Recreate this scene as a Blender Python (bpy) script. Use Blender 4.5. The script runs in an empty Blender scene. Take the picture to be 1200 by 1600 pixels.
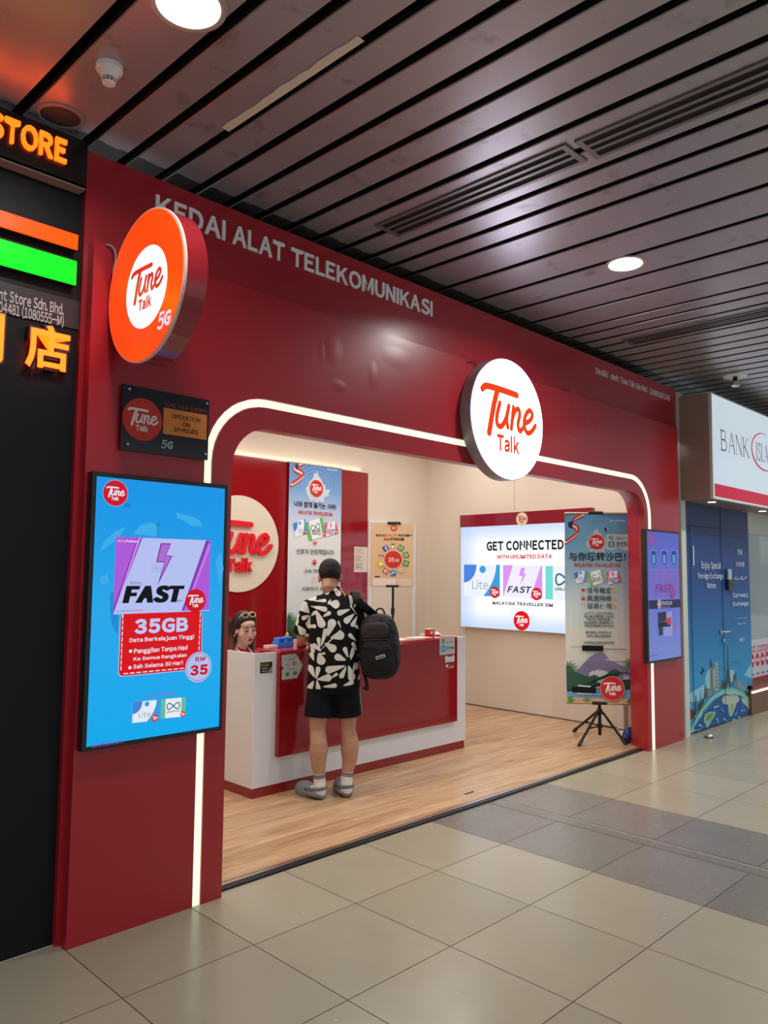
import bpy, bmesh, math, random
from mathutils import Vector, Matrix, noise
random.seed(7)
SC = bpy.context.scene
COL = SC.collection
PI = math.pi

# ------------------------------------------------------------------ camera, world, light, exposure
F, YAW, PITCH, ROLL = 1198.565, 0.786941, 0.080436, 0.00877
CAM = Vector((-1.457572, -3.331119, 1.60025))
_f = Vector((math.sin(YAW)*math.cos(PITCH), math.cos(YAW)*math.cos(PITCH), math.sin(PITCH)))
_r = Vector((math.cos(YAW), -math.sin(YAW), 0))
_u = _r.cross(_f)
CR = math.cos(ROLL)*_r + math.sin(ROLL)*_u
CU = -math.sin(ROLL)*_r + math.cos(ROLL)*_u
cam = bpy.data.cameras.new('camera')
cam.sensor_fit = 'VERTICAL'; cam.sensor_height = 36.0
cam.lens = 36.0*F/1600.0; cam.clip_start = 0.05; cam.clip_end = 100
camo = bpy.data.objects.new('camera', cam); COL.objects.link(camo)
M = Matrix.Identity(4)
for i in range(3):
    M[i][0], M[i][1], M[i][2], M[i][3] = CR[i], CU[i], -_f[i], CAM[i]
camo.matrix_world = M
SC.camera = camo

SC.view_settings.view_transform = 'Standard'
SC.view_settings.look = 'None'
SC.view_settings.gamma = 1.0
SC.view_settings.use_curve_mapping = False
SC.view_settings.exposure = 0.0

w = bpy.data.worlds.new('world'); SC.world = w; w.use_nodes = True
w.node_tree.nodes['Background'].inputs[0].default_value = (0.80, 0.82, 0.9, 1)
w.node_tree.nodes['Background'].inputs[1].default_value = 0.58

def area(name, loc, size, power, color=(1, 1, 1), rot=(0, 0, 0), sizey=None, spread=PI, parent=None):
    l = bpy.data.lights.new(name, 'AREA')
    l.energy = power; l.color = color; l.spread = spread
    if sizey: l.shape = 'RECTANGLE'; l.size = size; l.size_y = sizey
    else: l.shape = 'DISK'; l.size = size
    o = bpy.data.objects.new(name, l); COL.objects.link(o)
    o.location = loc; o.rotation_euler = rot
    if parent: o.parent = parent
    return o
WARM = (1.0, 0.86, 0.68)
# light panels of the shop's own ceiling
for lx in (1.1, 2.6, 4.0, 5.3):
    for ly in (0.78, 2.35):
        area('shop_panel_light', (lx, ly, 3.37), 0.9, 22 if lx < 2 else 13, (1.0, 0.965, 0.92), sizey=0.5)
# cove light on top of the red back panel, washing the wall above it
area('cove_light', (3.3, 3.402, 2.84), 3.2, 1.6, (1.0, 0.80, 0.50), rot=(PI, 0, 0), sizey=0.025)
# the mall's further downlights along the walkway
for (lx, ly, p) in ((-3.4, -1.0, 14), (-3.4, -4.2, 16), (-0.1, -4.2, 20), (3.1, -4.2, 30), (6.3, -1.6, 34), (6.3, -4.2, 36), (9.5, -1.2, 30), (9.5, -4.2, 30)):
    area('walkway_downlight', (lx, ly, 3.58), 0.18, p, (1, 0.97, 0.93), spread=2.6)
# the lit bank hall behind the window
area('bank_hall_light', (8.9, 1.3, 2.6), 1.6, 22, (0.9, 1.0, 0.92), sizey=1.2)

# ------------------------------------------------------------------ helpers
def lin(c):
    return c/12.92 if c <= 0.04045 else ((c+0.055)/1.055)**2.4
def rgb(h):
    if isinstance(h, (tuple, list)): return (h[0], h[1], h[2], 1)
    h = h.lstrip('#')
    return tuple(lin(int(h[i:i+2], 16)/255.0) for i in (0, 2, 4)) + (1,)
_mats = {}
def mat(name, color, rough=0.5, metal=0.0, emit=0.0, emitc=None, coat=0.0, coatr=0.06, bump=None, spec=0.5, noise_amt=0.0, noise_scale=6, alpha=1.0, trans=0.0):
    if name in _mats: return _mats[name]
    m = bpy.data.materials.new(name); m.use_nodes = True
    nt = m.node_tree; b = nt.nodes['Principled BSDF']
    b.inputs['Base Color'].default_value = rgb(color)
    b.inputs['Roughness'].default_value = rough
    b.inputs['Metallic'].default_value = metal
    b.inputs['Specular IOR Level'].default_value = spec
    b.inputs['Coat Weight'].default_value = coat
    b.inputs['Coat Roughness'].default_value = coatr
    b.inputs['Alpha'].default_value = alpha
    b.inputs['Transmission Weight'].default_value = trans
    if emit:
        b.inputs['Emission Color'].default_value = rgb(emitc or color)
        b.inputs['Emission Strength'].default_value = emit
    if noise_amt or bump:
        tc = nt.nodes.new('ShaderNodeTexCoord')
    if noise_amt:
        n = nt.nodes.new('ShaderNodeTexNoise'); n.inputs['Scale'].default_value = noise_scale; n.inputs['Detail'].default_value = 5
        nt.links.new(tc.outputs['Object'], n.inputs['Vector'])
        mr = nt.nodes.new('ShaderNodeMapRange')
        mr.inputs['To Min'].default_value = 1-noise_amt; mr.inputs['To Max'].default_value = 1+noise_amt
        nt.links.new(n.outputs['Fac'], mr.inputs['Value'])
        mx = nt.nodes.new('ShaderNodeVectorMath'); mx.operation = 'SCALE'
        mx.inputs[0].default_value = rgb(color)[:3]
        nt.links.new(mr.outputs['Result'], mx.inputs['Scale'])
        nt.links.new(mx.outputs['Vector'], b.inputs['Base Color'])
    if bump:
        sc, st = bump[0], bump[1]
        n2 = nt.nodes.new('ShaderNodeTexNoise'); n2.inputs['Scale'].default_value = sc; n2.inputs['Detail'].default_value = bump[2] if len(bump) > 2 else 2
        nt.links.new(tc.outputs['Object'], n2.inputs['Vector'])
        bp = nt.nodes.new('ShaderNodeBump'); bp.inputs['Strength'].default_value = st; bp.inputs['Distance'].default_value = 0.05
        nt.links.new(n2.outputs['Fac'], bp.inputs['Height'])
        nt.links.new(bp.outputs['Normal'], b.inputs['Normal'])
    _mats[name] = m
    return m
def printed(h, emit=0.0, rough=0.45):
    """flat ink of one colour; on a screen or lightbox the same colour gives off light"""
    key = 'ink_%s_%.2f_%.2f' % (h, emit, rough)
    if key in _mats: return _mats[key]
    if emit:
        m = mat(key, '000000', 0.15, emit=emit, emitc=h, spec=0.12)
        m.node_tree.nodes['Principled BSDF'].inputs['Base Color'].default_value = (0.004, 0.004, 0.004, 1)
    else:
        m = mat(key, h, rough, spec=.3)
    return m
def gradient(name, stops, emit=0.0, rough=0.45):
    """ink gradient running up a print, from the print's own UV"""
    if name in _mats: return _mats[name]
    m = mat(name, 'ffffff', rough); nt = m.node_tree; b = nt.nodes['Principled BSDF']
    uv = nt.nodes.new('ShaderNodeTexCoord'); sp = nt.nodes.new('ShaderNodeSeparateXYZ')
    cr = nt.nodes.new('ShaderNodeValToRGB')
    nt.links.new(uv.outputs['UV'], sp.inputs[0]); nt.links.new(sp.outputs['Y'], cr.inputs['Fac'])
    el = cr.color_ramp.elements
    while len(el) < len(stops): el.new(0.5)
    for e, (p, c) in zip(el, stops): e.position = p; e.color = rgb(c)
    if emit:
        b.inputs['Base Color'].default_value = (0.004, 0.004, 0.004, 1); b.inputs['Roughness'].default_value = 0.15; b.inputs['Specular IOR Level'].default_value = .12
        nt.links.new(cr.outputs['Color'], b.inputs['Emission Color']); b.inputs['Emission Strength'].default_value = emit
    else:
        nt.links.new(cr.outputs['Color'], b.inputs['Base Color'])
    return m

def link(o, parent=None):
    COL.objects.link(o)
    if parent: o.parent = parent
    return o
def tag(o, label=None, cat=None, group=None, kind=None):
    if label: o['label'] = label
    if cat: o['category'] = cat
    if group: o['group'] = group
    if kind: o['kind'] = kind
    return o
def thing(name, label, cat, loc=(0, 0, 0), group=None, rz=0):
    o = bpy.data.objects.new(name, None); COL.objects.link(o)
    o.empty_display_size = 0.1
    o.location = loc; o.rotation_euler = (0, 0, rz)
    return tag(o, label, cat, group)
def inv(o):
    """children are modelled in world space: keep them there under a placed parent"""
    return (Matrix.Translation(o.location) @ o.rotation_euler.to_matrix().to_4x4()).inverted()
def obj(name, bm, m, parent=None, smooth=False, world=True):
    me = bpy.data.meshes.new(name)
    bm.normal_update(); bm.to_mesh(me); bm.free()
    for mm in (m if isinstance(m, (list, tuple)) else [m]): me.materials.append(mm)
    if smooth:
        for p in me.polygons: p.use_smooth = True
    o = bpy.data.objects.new(name, me); COL.objects.link(o)
    if parent:
        o.parent = parent
        if world:
            root = parent; mi = Matrix.Identity(4)
            while root:
                if root.type == 'EMPTY': mi = inv(root)
                root = root.parent
            me.transform(mi)
    return o
def box(bm, x0, y0, z0, x1, y1, z1, mi=0, bev=0.0):
    vs = [bm.verts.new((x, y, z)) for x in (x0, x1) for y in (y0, y1) for z in (z0, z1)]
    fs = []
    for q in ((0, 1, 3, 2), (4, 6, 7, 5), (0, 4, 5, 1), (2, 3, 7, 6), (0, 2, 6, 4), (1, 5, 7, 3)):
        f = bm.faces.new([vs[i] for i in q]); f.material_index = mi; fs.append(f)
    if bev:
        es = list({e for f in fs for e in f.edges})
        bmesh.ops.bevel(bm, geom=es, offset=bev, segments=2, affect='EDGES', profile=0.6)
    return fs
def B(*a, **k):
    bm = bmesh.new(); box(bm, *a, **k); return bm
def frame_of(d, side=None):
    d = Vector(d).normalized()
    s = Vector(side) if side else (Vector((1, 0, 0)) if abs(d.x) < 0.8 else Vector((0, 1, 0)))
    a = (s - d*s.dot(d)).normalized()
    return a, d.cross(a)
def tube(bm, pts, radii, n=10, side=None, cap=True, mi=0, flat=1.0):
    """tube along pts; radii number or list; flat squeezes the second axis; round ends"""
    pts = [Vector(p) for p in pts]
    if not isinstance(radii, (list, tuple)): radii = [radii]*len(pts)
    rings = []
    N = len(pts)
    for i, p in enumerate(pts):
        d = (pts[min(i+1, N-1)] - pts[max(i-1, 0)])
        a, b = frame_of(d, side)
        r = radii[i]
        ra, rb = r if isinstance(r, (list, tuple)) else (r, r*flat)
        rings.append((p, a, b, ra, rb, d.normalized()))
    seq = []
    if cap == 'round':
        p, a, b, ra, rb, d = rings[0]; rm = min(ra, rb)
        for t in (0.98, 0.8, 0.45): seq.append((p - d*rm*t, a, b, ra*math.sqrt(1-t*t), rb*math.sqrt(1-t*t)))
    for (p, a, b, ra, rb, d) in rings: seq.append((p, a, b, ra, rb))
    if cap == 'round':
        p, a, b, ra, rb, d = rings[-1]; rm = min(ra, rb)
        for t in (0.45, 0.8, 0.98): seq.append((p + d*rm*t, a, b, ra*math.sqrt(1-t*t), rb*math.sqrt(1-t*t)))
    loops = []
    for (p, a, b, ra, rb) in seq:
        loops.append([bm.verts.new(p + a*ra*math.cos(2*PI*k/n) + b*rb*math.sin(2*PI*k/n)) for k in range(n)])
    for l0, l1 in zip(loops, loops[1:]):
        for k in range(n):
            f = bm.faces.new((l0[k], l0[(k+1) % n], l1[(k+1) % n], l1[k])); f.material_index = mi
    if cap:
        f = bm.faces.new(loops[0][::-1]); f.material_index = mi
        f = bm.faces.new(loops[-1]); f.material_index = mi
def T(pts, r, n=10, **k):
    bm = bmesh.new(); tube(bm, pts, r, n, **k); return bm
def lathe(bm, prof, o, axis=(0, 0, 1), n=32, mi=0):
    """profile of (radius, height) revolved about axis through o"""
    ax = Vector(axis).normalized(); a, b = frame_of(ax); o = Vector(o)
    loops = []
    for (r, h) in prof:
        loops.append([bm.verts.new(o + ax*h + (a*math.cos(2*PI*k/n) + b*math.sin(2*PI*k/n))*max(r, 1e-4)) for k in range(n)])
    for l0, l1 in zip(loops, loops[1:]):
        for k in range(n):
            f = bm.faces.new((l0[k], l0[(k+1) % n], l1[(k+1) % n], l1[k])); f.material_index = mi
    f = bm.faces.new(loops[0][::-1]); f.material_index = mi
    f = bm.faces.new(loops[-1]); f.material_index = mi
def L(prof, o, axis=(0, 0, 1), n=32):
    bm = bmesh.new(); lathe(bm, prof, o, axis, n); return bm
def prism(bm, pts, y0, y1, pts_back=None, mi=0):
    """outline in x,z pushed from y0 (front) to y1"""
    pb = pts_back or pts
    a = [bm.verts.new((x, y0, z)) for x, z in pts]; b = [bm.verts.new((x, y1, z)) for x, z in pb]
    n = len(pts)
    f = bm.faces.new(a); f.material_index = mi
    f = bm.faces.new(b[::-1]); f.material_index = mi
    for k in range(n):
        f = bm.faces.new((a[k], b[k], b[(k+1) % n], a[(k+1) % n])); f.material_index = mi
def ellipsoid(bm, c, r, m3=None, seg=16, rings=10):
    mtx = Matrix.Translation(Vector(c)) @ (m3.to_4x4() if m3 else Matrix.Identity(4)) @ Matrix.Diagonal((r[0], r[1], r[2], 1))
    bmesh.ops.create_uvsphere(bm, u_segments=seg, v_segments=rings, radius=1, matrix=mtx)
def remeshed(bm, voxel, smooth=4, factor=0.5):
    """fuse overlapping closed pieces into one continuous skin"""
    bmesh.ops.recalc_face_normals(bm, faces=bm.faces[:])
    me = bpy.data.meshes.new('tmp'); bm.to_mesh(me); bm.free()
    o = bpy.data.objects.new('tmp', me); COL.objects.link(o)
    r = o.modifiers.new('r', 'REMESH'); r.mode = 'VOXEL'; r.voxel_size = voxel
    s = o.modifiers.new('s', 'SMOOTH'); s.factor = factor; s.iterations = smooth
    dg = bpy.context.evaluated_depsgraph_get(); dg.update()
    m2 = bpy.data.meshes.new_from_object(o.evaluated_get(dg))
    bpy.data.objects.remove(o); bpy.data.meshes.remove(me)
    b2 = bmesh.new(); b2.from_mesh(m2); bpy.data.meshes.remove(m2)
    return b2
def smoothpath(pts, k=6):
    """Catmull-Rom"""
    if len(pts) < 3: return [tuple(p) for p in pts]
    out = []
    P = [pts[0]] + list(pts) + [pts[-1]]
    for i in range(1, len(P)-2):
        p0, p1, p2, p3 = P[i-1], P[i], P[i+1], P[i+2]
        for j in range(k):
            t = j/k
            out.append(tuple(0.5*((2*b) + (-a+c)*t + (2*a-5*b+4*c-d)*t*t + (-a+3*b-3*c+d)*t**3) for a, b, c, d in zip(p0, p1, p2, p3)))
    out.append(tuple(pts[-1]))
    return out

_tc = {}; _gc = {}
def curve_mesh(s, bold, shear):
    cu = bpy.data.curves.new('t', 'FONT'); cu.body = s; cu.size = 1; cu.offset = bold; cu.shear = shear; cu.resolution_u = 3
    o = bpy.data.objects.new('t', cu); COL.objects.link(o)
    dg = bpy.context.evaluated_depsgraph_get(); dg.update()
    me = bpy.data.meshes.new_from_object(o.evaluated_get(dg))
    vs = [(v.co.x, v.co.y) for v in me.vertices]; fs = [tuple(p.vertices) for p in me.polygons]
    bpy.data.objects.remove(o); bpy.data.curves.remove(cu); bpy.data.meshes.remove(me)
    return vs, fs
def glyph(ch, bold, shear):
    """one letter in the plain grotesque drawing of the built-in font's full-width set"""
    k = (ch, bold, shear)
    if k not in _gc:
        if ch in 'lI':
            t_ = .79 if ch == 'l' else .735
            vs, fs = [(-bold, -bold), (.092+bold, -bold), (.092+bold, t_+bold), (-bold, t_+bold)], [(0, 1, 2, 3)]; vs = [(x+shear*y, y) for x, y in vs]
        else: vs, fs = curve_mesh(chr(ord(ch)+0xFEE0), bold, shear)
        x0 = min(v[0]-shear*v[1] for v in vs); x1 = max(v[0]-shear*v[1] for v in vs)
        _gc[k] = ([(x-x0, y) for x, y in vs], fs, x1-x0)
    return _gc[k]
def textmesh(s, bold=0.0, shear=0.0):
    k = (s, bold, shear)
    if k in _tc: return _tc[k]
    if all(32 <= ord(ch) < 127 for ch in s):
        vs, fs, x, prev = [], [], 0.0, ''
        for ch in s:
            if ch == ' ': x += .36; prev = ''; continue
            gv, gf, gw = glyph(ch, bold, shear)
            if prev: x += .0 if ch == 'j' else .105 if (prev in 'BDEHIMNUNFRihlmnudbIKk1' and ch in 'BDEFHIKLMNPRUilhmnrubkp') else (.035 if (prev+ch in ('AT', 'TA', 'LT', 'AV', 'LY', 'AY', 'Ta', 'To', 'Tu', 'KA', 'ST', 'RA')) else .075)
            fs += [tuple(q+len(vs) for q in f) for f in gf]; vs += [(a+x, b) for a, b in gv]
            x += gw; prev = ch
    else: vs, fs = curve_mesh(s, bold, shear)
    x0 = min(v[0] for v in vs); x1 = max(v[0] for v in vs); y0 = min(v[1] for v in vs); y1 = max(v[1] for v in vs)
    if all(ord(ch) < 128 for ch in s) and any(ch in 'gjpqy,(Q' for ch in s): y0 = -bold; y1 = .79+bold   # boxes are given from the baseline
    vs = [((x-x0)/(x1-x0), (y-y0)/(y1-y0)) for x, y in vs]
    _tc[k] = (vs, fs, (x1-x0)/(y1-y0))
    return _tc[k]

LOGO = [  # hand-drawn script word in a unit circle: (path, width)
    ([(-.72, .36), (-.60, .425), (-.2, .43), (.24, .415)], .115),
    ([(-.31, .42), (-.42, .12), (-.54, -.33)], .13),
    ([(-.25, .20), (-.33, -.02), (-.32, -.16), (-.21, -.18), (-.08, -.03), (.0, .19)], .10),
    ([(.0, .19), (-.06, -.03), (-.03, -.17)], .095),
    ([(.13, .19), (.07, -.18)], .095),
    ([(.085, -.06), (.17, .13), (.28, .18), (.31, .08), (.26, -.08), (.31, -.19), (.40, -.13)], .095),
    ([(.47, -.03), (.62, .04), (.69, .15), (.60, .21), (.48, .10), (.44, -.07), (.53, -.19), (.66, -.15), (.78, -.03)], .095)]

class Canvas:
    """a flat printed, lit or cut sheet: shapes stacked on a plane in the scene, one mesh"""
    def __init__(s, origin, U, V=(0, 0, 1), step=0.0004, emit=0.0, rough=0.45):
        s.o = Vector(origin); s.U = Vector(U).normalized(); s.V = Vector(V).normalized(); s.N = s.U.cross(s.V)
        s.layer = 0; s.step = step; s.emit = emit; s.rough = rough
        s.v = []; s.f = []; s.m = []; s.mats = []; s.deform = None; s.clip = None
    def P(s, px, py):
        """where the line of sight through a photo pixel meets this sheet"""
        d = _f + CR*(px-600)/F - CU*(py-800)/F
        t = (s.o-CAM).dot(s.N)/d.dot(s.N)
        q = CAM + d*t - s.o
        return (q.dot(s.U), q.dot(s.V))
    def Z(s, ox, oy, k):
        return lambda x, y: s.P(ox+x/k, oy+y/k)
    def mi(s, m):
        if isinstance(m, str): m = printed(m, s.emit, s.rough)
        if m not in s.mats: s.mats.append(m)
        return s.mats.index(m)
    def raw(s, vs, fs, m):
        i = s.mi(m); b = len(s.v)
        if s.clip:
            a0, b0, a1, b1 = s.clip
            vs = [(min(max(x, a0), a1), min(max(y, b0), b1)) for x, y in vs]
        s.v += [(x, y, s.layer) for x, y in vs]
        for f in fs: s.f.append([b+k for k in f]); s.m.append(i)
    def up(s): s.layer += 1
    def poly(s, pts, m, up=True):
        a = sum(p[0]*q[1]-q[0]*p[1] for p, q in zip(pts, pts[1:]+pts[:1]))
        if a < 0: pts = pts[::-1]
        s.raw(pts, [list(range(len(pts)))], m)
        if up: s.up()
    def rect(s, u0, v0, u1, v1, m, up=True): s.poly([(u0, v0), (u1, v0), (u1, v1), (u0, v1)], m, up)
    def grid(s, u0, v0, u1, v1, m, nu, nv):
        vs = [(u0+(u1-u0)*i/nu, v0+(v1-v0)*j/nv) for j in range(nv+1) for i in range(nu+1)]
        fs = [[j*(nu+1)+i, j*(nu+1)+i+1, (j+1)*(nu+1)+i+1, (j+1)*(nu+1)+i] for j in range(nv) for i in range(nu)]
        s.raw(vs, fs, m); s.up()
    def rrect(s, u0, v0, u1, v1, r, m, up=True):
        pts = []
        for cx, cy, a0 in ((u1-r, v0+r, -90), (u1-r, v1-r, 0), (u0+r, v1-r, 90), (u0+r, v0+r, 180)):
            for k in range(7):
                a = math.radians(a0+15*k); pts.append((cx+r*math.cos(a), cy+r*math.sin(a)))
        s.poly(pts, m, up)
    def disc(s, u, v, r, m, r2=None, n=40, up=True):
        r2 = r2 or r
        s.poly([(u+r*math.cos(2*PI*k/n), v+r2*math.sin(2*PI*k/n)) for k in range(n)], m, up)
    def ring(s, u, v, r, wd, m, n=48, a0=0, a1=360, r2=None):
        k2 = (r2 or r)/r
        vs = []; fs = []
        for k in range(n+1):
            a = math.radians(a0+(a1-a0)*k/n)
            vs += [(u+(r-wd/2)*math.cos(a), v+(r-wd/2)*math.sin(a)*k2), (u+(r+wd/2)*math.cos(a), v+(r+wd/2)*math.sin(a)*k2)]
        for k in range(n): fs.append([2*k, 2*k+1, 2*k+3, 2*k+2])
        s.raw(vs, fs, m); s.up()
    def stroke(s, pts, wd, m, up=True, smooth=True, wd2=None, n=10):
        if smooth: pts = smoothpath(pts)
        vs = []; fs = []; N = len(pts)
        for i, p in enumerate(pts):
            q0 = pts[max(i-1, 0)]; q1 = pts[min(i+1, N-1)]
            dx, dy = q1[0]-q0[0], q1[1]-q0[1]; l = math.hypot(dx, dy) or 1
            h = (wd + ((wd2-wd)*i/(N-1) if wd2 is not None else 0))/2
            vs += [(p[0]+dy/l*h, p[1]-dx/l*h), (p[0]-dy/l*h, p[1]+dx/l*h)]
        for i in range(N-1): fs.append([2*i, 2*i+2, 2*i+3, 2*i+1])
        s.layer += .13; s.raw(vs, fs, m)
        if wd2 is None or wd2 > 0:
            for k, (p, q, h) in enumerate(((pts[0], pts[1], wd/2), (pts[-1], pts[-2], (wd2 if wd2 is not None else wd)/2))):
                a = math.atan2(p[1]-q[1], p[0]-q[0])
                cap = [(p[0]+h*math.cos(a-PI/2+PI*j/8), p[1]+h*math.sin(a-PI/2+PI*j/8)) for j in range(9)]
                s.layer += .13; s.raw(cap, [list(range(9))], m)
        if up: s.up()
    def text(s, t, p0, p1, m, bold=0.0, shear=0.0, up=True):
        vs, fs, asp = textmesh(t, bold, shear)
        s.raw([(p0[0]+x*(p1[0]-p0[0]), p0[1]+y*(p1[1]-p0[1])) for x, y in vs], fs, m)
        if up: s.up()
    def ctext(s, t, u, v, h, m, bold=0.0, wmax=None, shear=0.0):
        """centred text of ink height h, optionally fitted to a width"""
        vs, fs, asp = textmesh(t, bold, shear); wd = wmax or asp*h
        s.text(t, (u-wd/2, v-h/2), (u+wd/2, v+h/2), m, bold, shear)
    def logo(s, u, v, r, m, talk=True, k=1.0):
        for path, wd in LOGO:
            s.stroke([(u+x*r*k, v+y*r*k) for x, y in path], wd*r*k, m, up=False)
        if talk: s.text('Talk', (u-.34*r*k, v-.60*r*k), (u+.30*r*k, v-.30*r*k), m, bold=.05, up=False)
        s.layer += .2; s.up()
    def roundel(s, u, v, r, disc='d3202c', word='ffffff', r2=None, edge=None):
        if edge: s.disc(u, v, r*1.06, edge, (r2 or r)*1.06)
        s.disc(u, v, r, disc, r2); s.logo(u, v+.02*r, r*.98, word)
    def fiveg(s, u, v, h, m, back=None):
        """the small speed-lined mark beside the roundel"""
        if back: s.text('5G', (u-h*.62, v-h/2), (u+h*.68, v+h/2), back, bold=.07, shear=.25)
        s.text('5', (u-h*.72, v-h/2), (u+h*.05, v+h/2), m, bold=.02, shear=.2)
        s.text('G', (u+h*.08, v-h*.44), (u+h*.82, v+h*.44), m, bold=.05, shear=.2)
        for k in range(3): s.rect(u-h*.1, v-h*.18+k*h*.16, u+h*.25, v-h*.13+k*h*.16, m)
    def build(s, name, parent=None, thick=0.0):
        me = bpy.data.meshes.new(name)
        co = []
        us = [a[0] for a in s.v]; vv = [a[1] for a in s.v]
        u0, u1, v0, v1 = min(us), max(us), min(vv), max(vv)
        for (u, v, l) in s.v:
            n = l*s.step + (s.deform(u, v) if s.deform else 0)
            co.append(s.o + s.U*u + s.V*v + s.N*n)
        me.from_pydata(co, [], s.f)
        for m in s.mats: me.materials.append(m)
        uvl = me.uv_layers.new(name='UVMap')
        for p in me.polygons:
            p.material_index = s.m[p.index]
            for li in p.loop_indices:
                a = s.v[me.loops[li].vertex_index]
                uvl.data[li].uv = ((a[0]-u0)/(u1-u0+1e-9), (a[1]-v0)/(v1-v0+1e-9))
        o = bpy.data.objects.new(name, me); COL.objects.link(o)
        if parent:
            o.parent = parent
            root = parent; mi = Matrix.Identity(4)
            while root:
                if root.type == 'EMPTY': mi = inv(root)
                root = root.parent
            me.transform(mi)
        if thick:
            md = o.modifiers.new('t', 'SOLIDIFY'); md.thickness = thick; md.offset = -1
        return o

def lite_card(c, q, blue='4a86e0', word='5a6a80'):
    """travel card with two blue corners; q maps card 0..1 to sheet"""
    c.poly([q(0, 0), q(1, 0), q(1, 1), q(0, 1)], 'eef4ff')
    c.poly([q(0, 1), q(0, .42)] + [q(.36*math.sin(a), .42+.58*(1-math.cos(a))) for a in [PI/2*k/6 for k in range(1, 7)]], blue)
    c.poly([q(1, 1), q(.9, 1)] + [q(.9-.35*k/6*k/6, 1-k/6) for k in range(1, 7)] + [q(1, 0)], '3f9fe0')
    c.poly([q(.53+.09*math.cos(a), .85+.12*math.sin(a)) for a in [2*PI*k/14 for k in range(14)]], '3f9fe0')
    a, b = q(.24, .22), q(.68, .50); c.text('Lite', a, b, word, bold=-.01)
    a, b = q(.86, .13), q(1.02, .13); r = abs(b[0]-a[0])*.8; c.roundel(a[0], a[1], r)
def fast_card(c, q, word='23242c', pk='c07ae0'):
    c.poly([q(0, 0), q(1, 0), q(1, 1), q(0, 1)], pk)
    c.poly([q(0.01, 0), q(.70, 0), q(.97, 1), q(.26, 1)], 'f2f0ff')
    c.poly([q(*p) for p in ((.47, .93), (.58, .93), (.53, .76), (.60, .75), (.44, .36), (.51, .66), (.42, .67))], pk)
    c.text('FAST', q(.11, .14), q(.74, .36), word, bold=.04, shear=.25)
    a, b = q(.86, .14), q(1.0, .14); r = abs(b[0]-a[0])*.95; c.roundel(a[0], a[1], r)
def unlim_card(c, q, side='78d6cc', word='23305a'):
    c.poly([q(0, 0), q(1, 0), q(1, 1), q(0, 1)], side)
    c.poly([q(.18, 0), q(.82, 0), q(.82, 1), q(.18, 1)], 'f0f6fa')
    pts = [q(.5+.25*math.sin(t), .6+.16*math.sin(2*t)) for t in [2*PI*k/40 for k in range(41)]]
    a, b = q(0, 0), q(1, 0); c.stroke(pts, abs(b[0]-a[0])*.04, '2f6f8a', smooth=False)
    c.text('UNLIMITED', q(.23, .27), q(.77, .37), word, bold=.03)
    a, b = q(.9, .13), q(1.02, .13); c.roundel(a[0], a[1], abs(b[0]-a[0])*.9)
def quad(p00, p10, p11, p01):
    """bilinear map of the unit square to four corners"""
    def q(x, y):
        return tuple((1-x)*(1-y)*a + x*(1-y)*b + x*y*c_ + (1-x)*y*d for a, b, c_, d in zip(p00, p10, p11, p01))
    return q

# ------------------------------------------------------------------ materials of the place
RED = mat('red_panel', (0.37, 0.009, 0.019), 0.34, coat=0.3, coatr=0.22, bump=(1.1, 0.05, 1))
REDIN = mat('red_gloss_acrylic', (0.26, 0.006, 0.010), 0.10, coat=0.25)
CREAM = mat('cream_wall', 'ddd2c2', 0.6, bump=(60, 0.03))
WHITEG = mat('white_gloss_laminate', 'dfe6ec', 0.18, coat=0.4)
BLACK = mat('black_plastic', (0.012, 0.012, 0.013), 0.35)
BLACKM = mat('black_metal', (0.02, 0.02, 0.02), 0.4, metal=0.5)
STEEL = mat('brushed_steel', (0.6, 0.6, 0.6), 0.25, metal=1.0)
ALU = mat('aluminium', (0.7, 0.69, 0.66), 0.3, metal=1.0)
WHITEP = mat('white_plastic', 'e9e8e2', 0.4)
STORE_BLACK = mat('black_store_wall', (0.004, 0.006, 0.007), 0.45, bump=(9, 0.03, 1), spec=0.25)
DARKV = mat('plenum_black', (0.004, 0.004, 0.004), 0.9)

def tile_mat(name, c1, c2, rough):
    m = mat(name, c1, rough); nt = m.node_tree; b = nt.nodes['Principled BSDF']
    tc = nt.nodes.new('ShaderNodeTexCoord')
    n = nt.nodes.new('ShaderNodeTexNoise'); n.inputs['Scale'].default_value = 3.0; n.inputs['Detail'].default_value = 8; n.inputs['Roughness'].default_value = 0.65
    nt.links.new(tc.outputs['Object'], n.inputs['Vector'])
    at = nt.nodes.new('ShaderNodeAttribute'); at.attribute_name = 'tint'
    ad = nt.nodes.new('ShaderNodeMath'); ad.operation = 'MULTIPLY_ADD'; ad.inputs[1].default_value = 0.5
    nt.links.new(n.outputs['Fac'], ad.inputs[0]); nt.links.new(at.outputs['Fac'], ad.inputs[2])
    mx = nt.nodes.new('ShaderNodeMix'); mx.data_type = 'RGBA'
    mx.inputs[6].default_value = rgb(c1); mx.inputs[7].default_value = rgb(c2)
    nt.links.new(ad.outputs[0], mx.inputs[0]); nt.links.new(mx.outputs[2], b.inputs['Base Color'])
    n2 = nt.nodes.new('ShaderNodeTexNoise'); n2.inputs['Scale'].default_value = 9; n2.inputs['Detail'].default_value = 6
    nt.links.new(tc.outputs['Object'], n2.inputs['Vector'])
    mr = nt.nodes.new('ShaderNodeMapRange'); mr.inputs['To Min'].default_value = rough-0.06; mr.inputs['To Max'].default_value = rough+0.10
    nt.links.new(n2.outputs['Fac'], mr.inputs['Value']); nt.links.new(mr.outputs['Result'], b.inputs['Roughness'])
    return m
TILE = tile_mat('beige_floor_tile', '99937e', 'ada58e', 0.22)
TILED = tile_mat('grey_floor_tile', '6c6862', '8b867e', 0.26)
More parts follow.
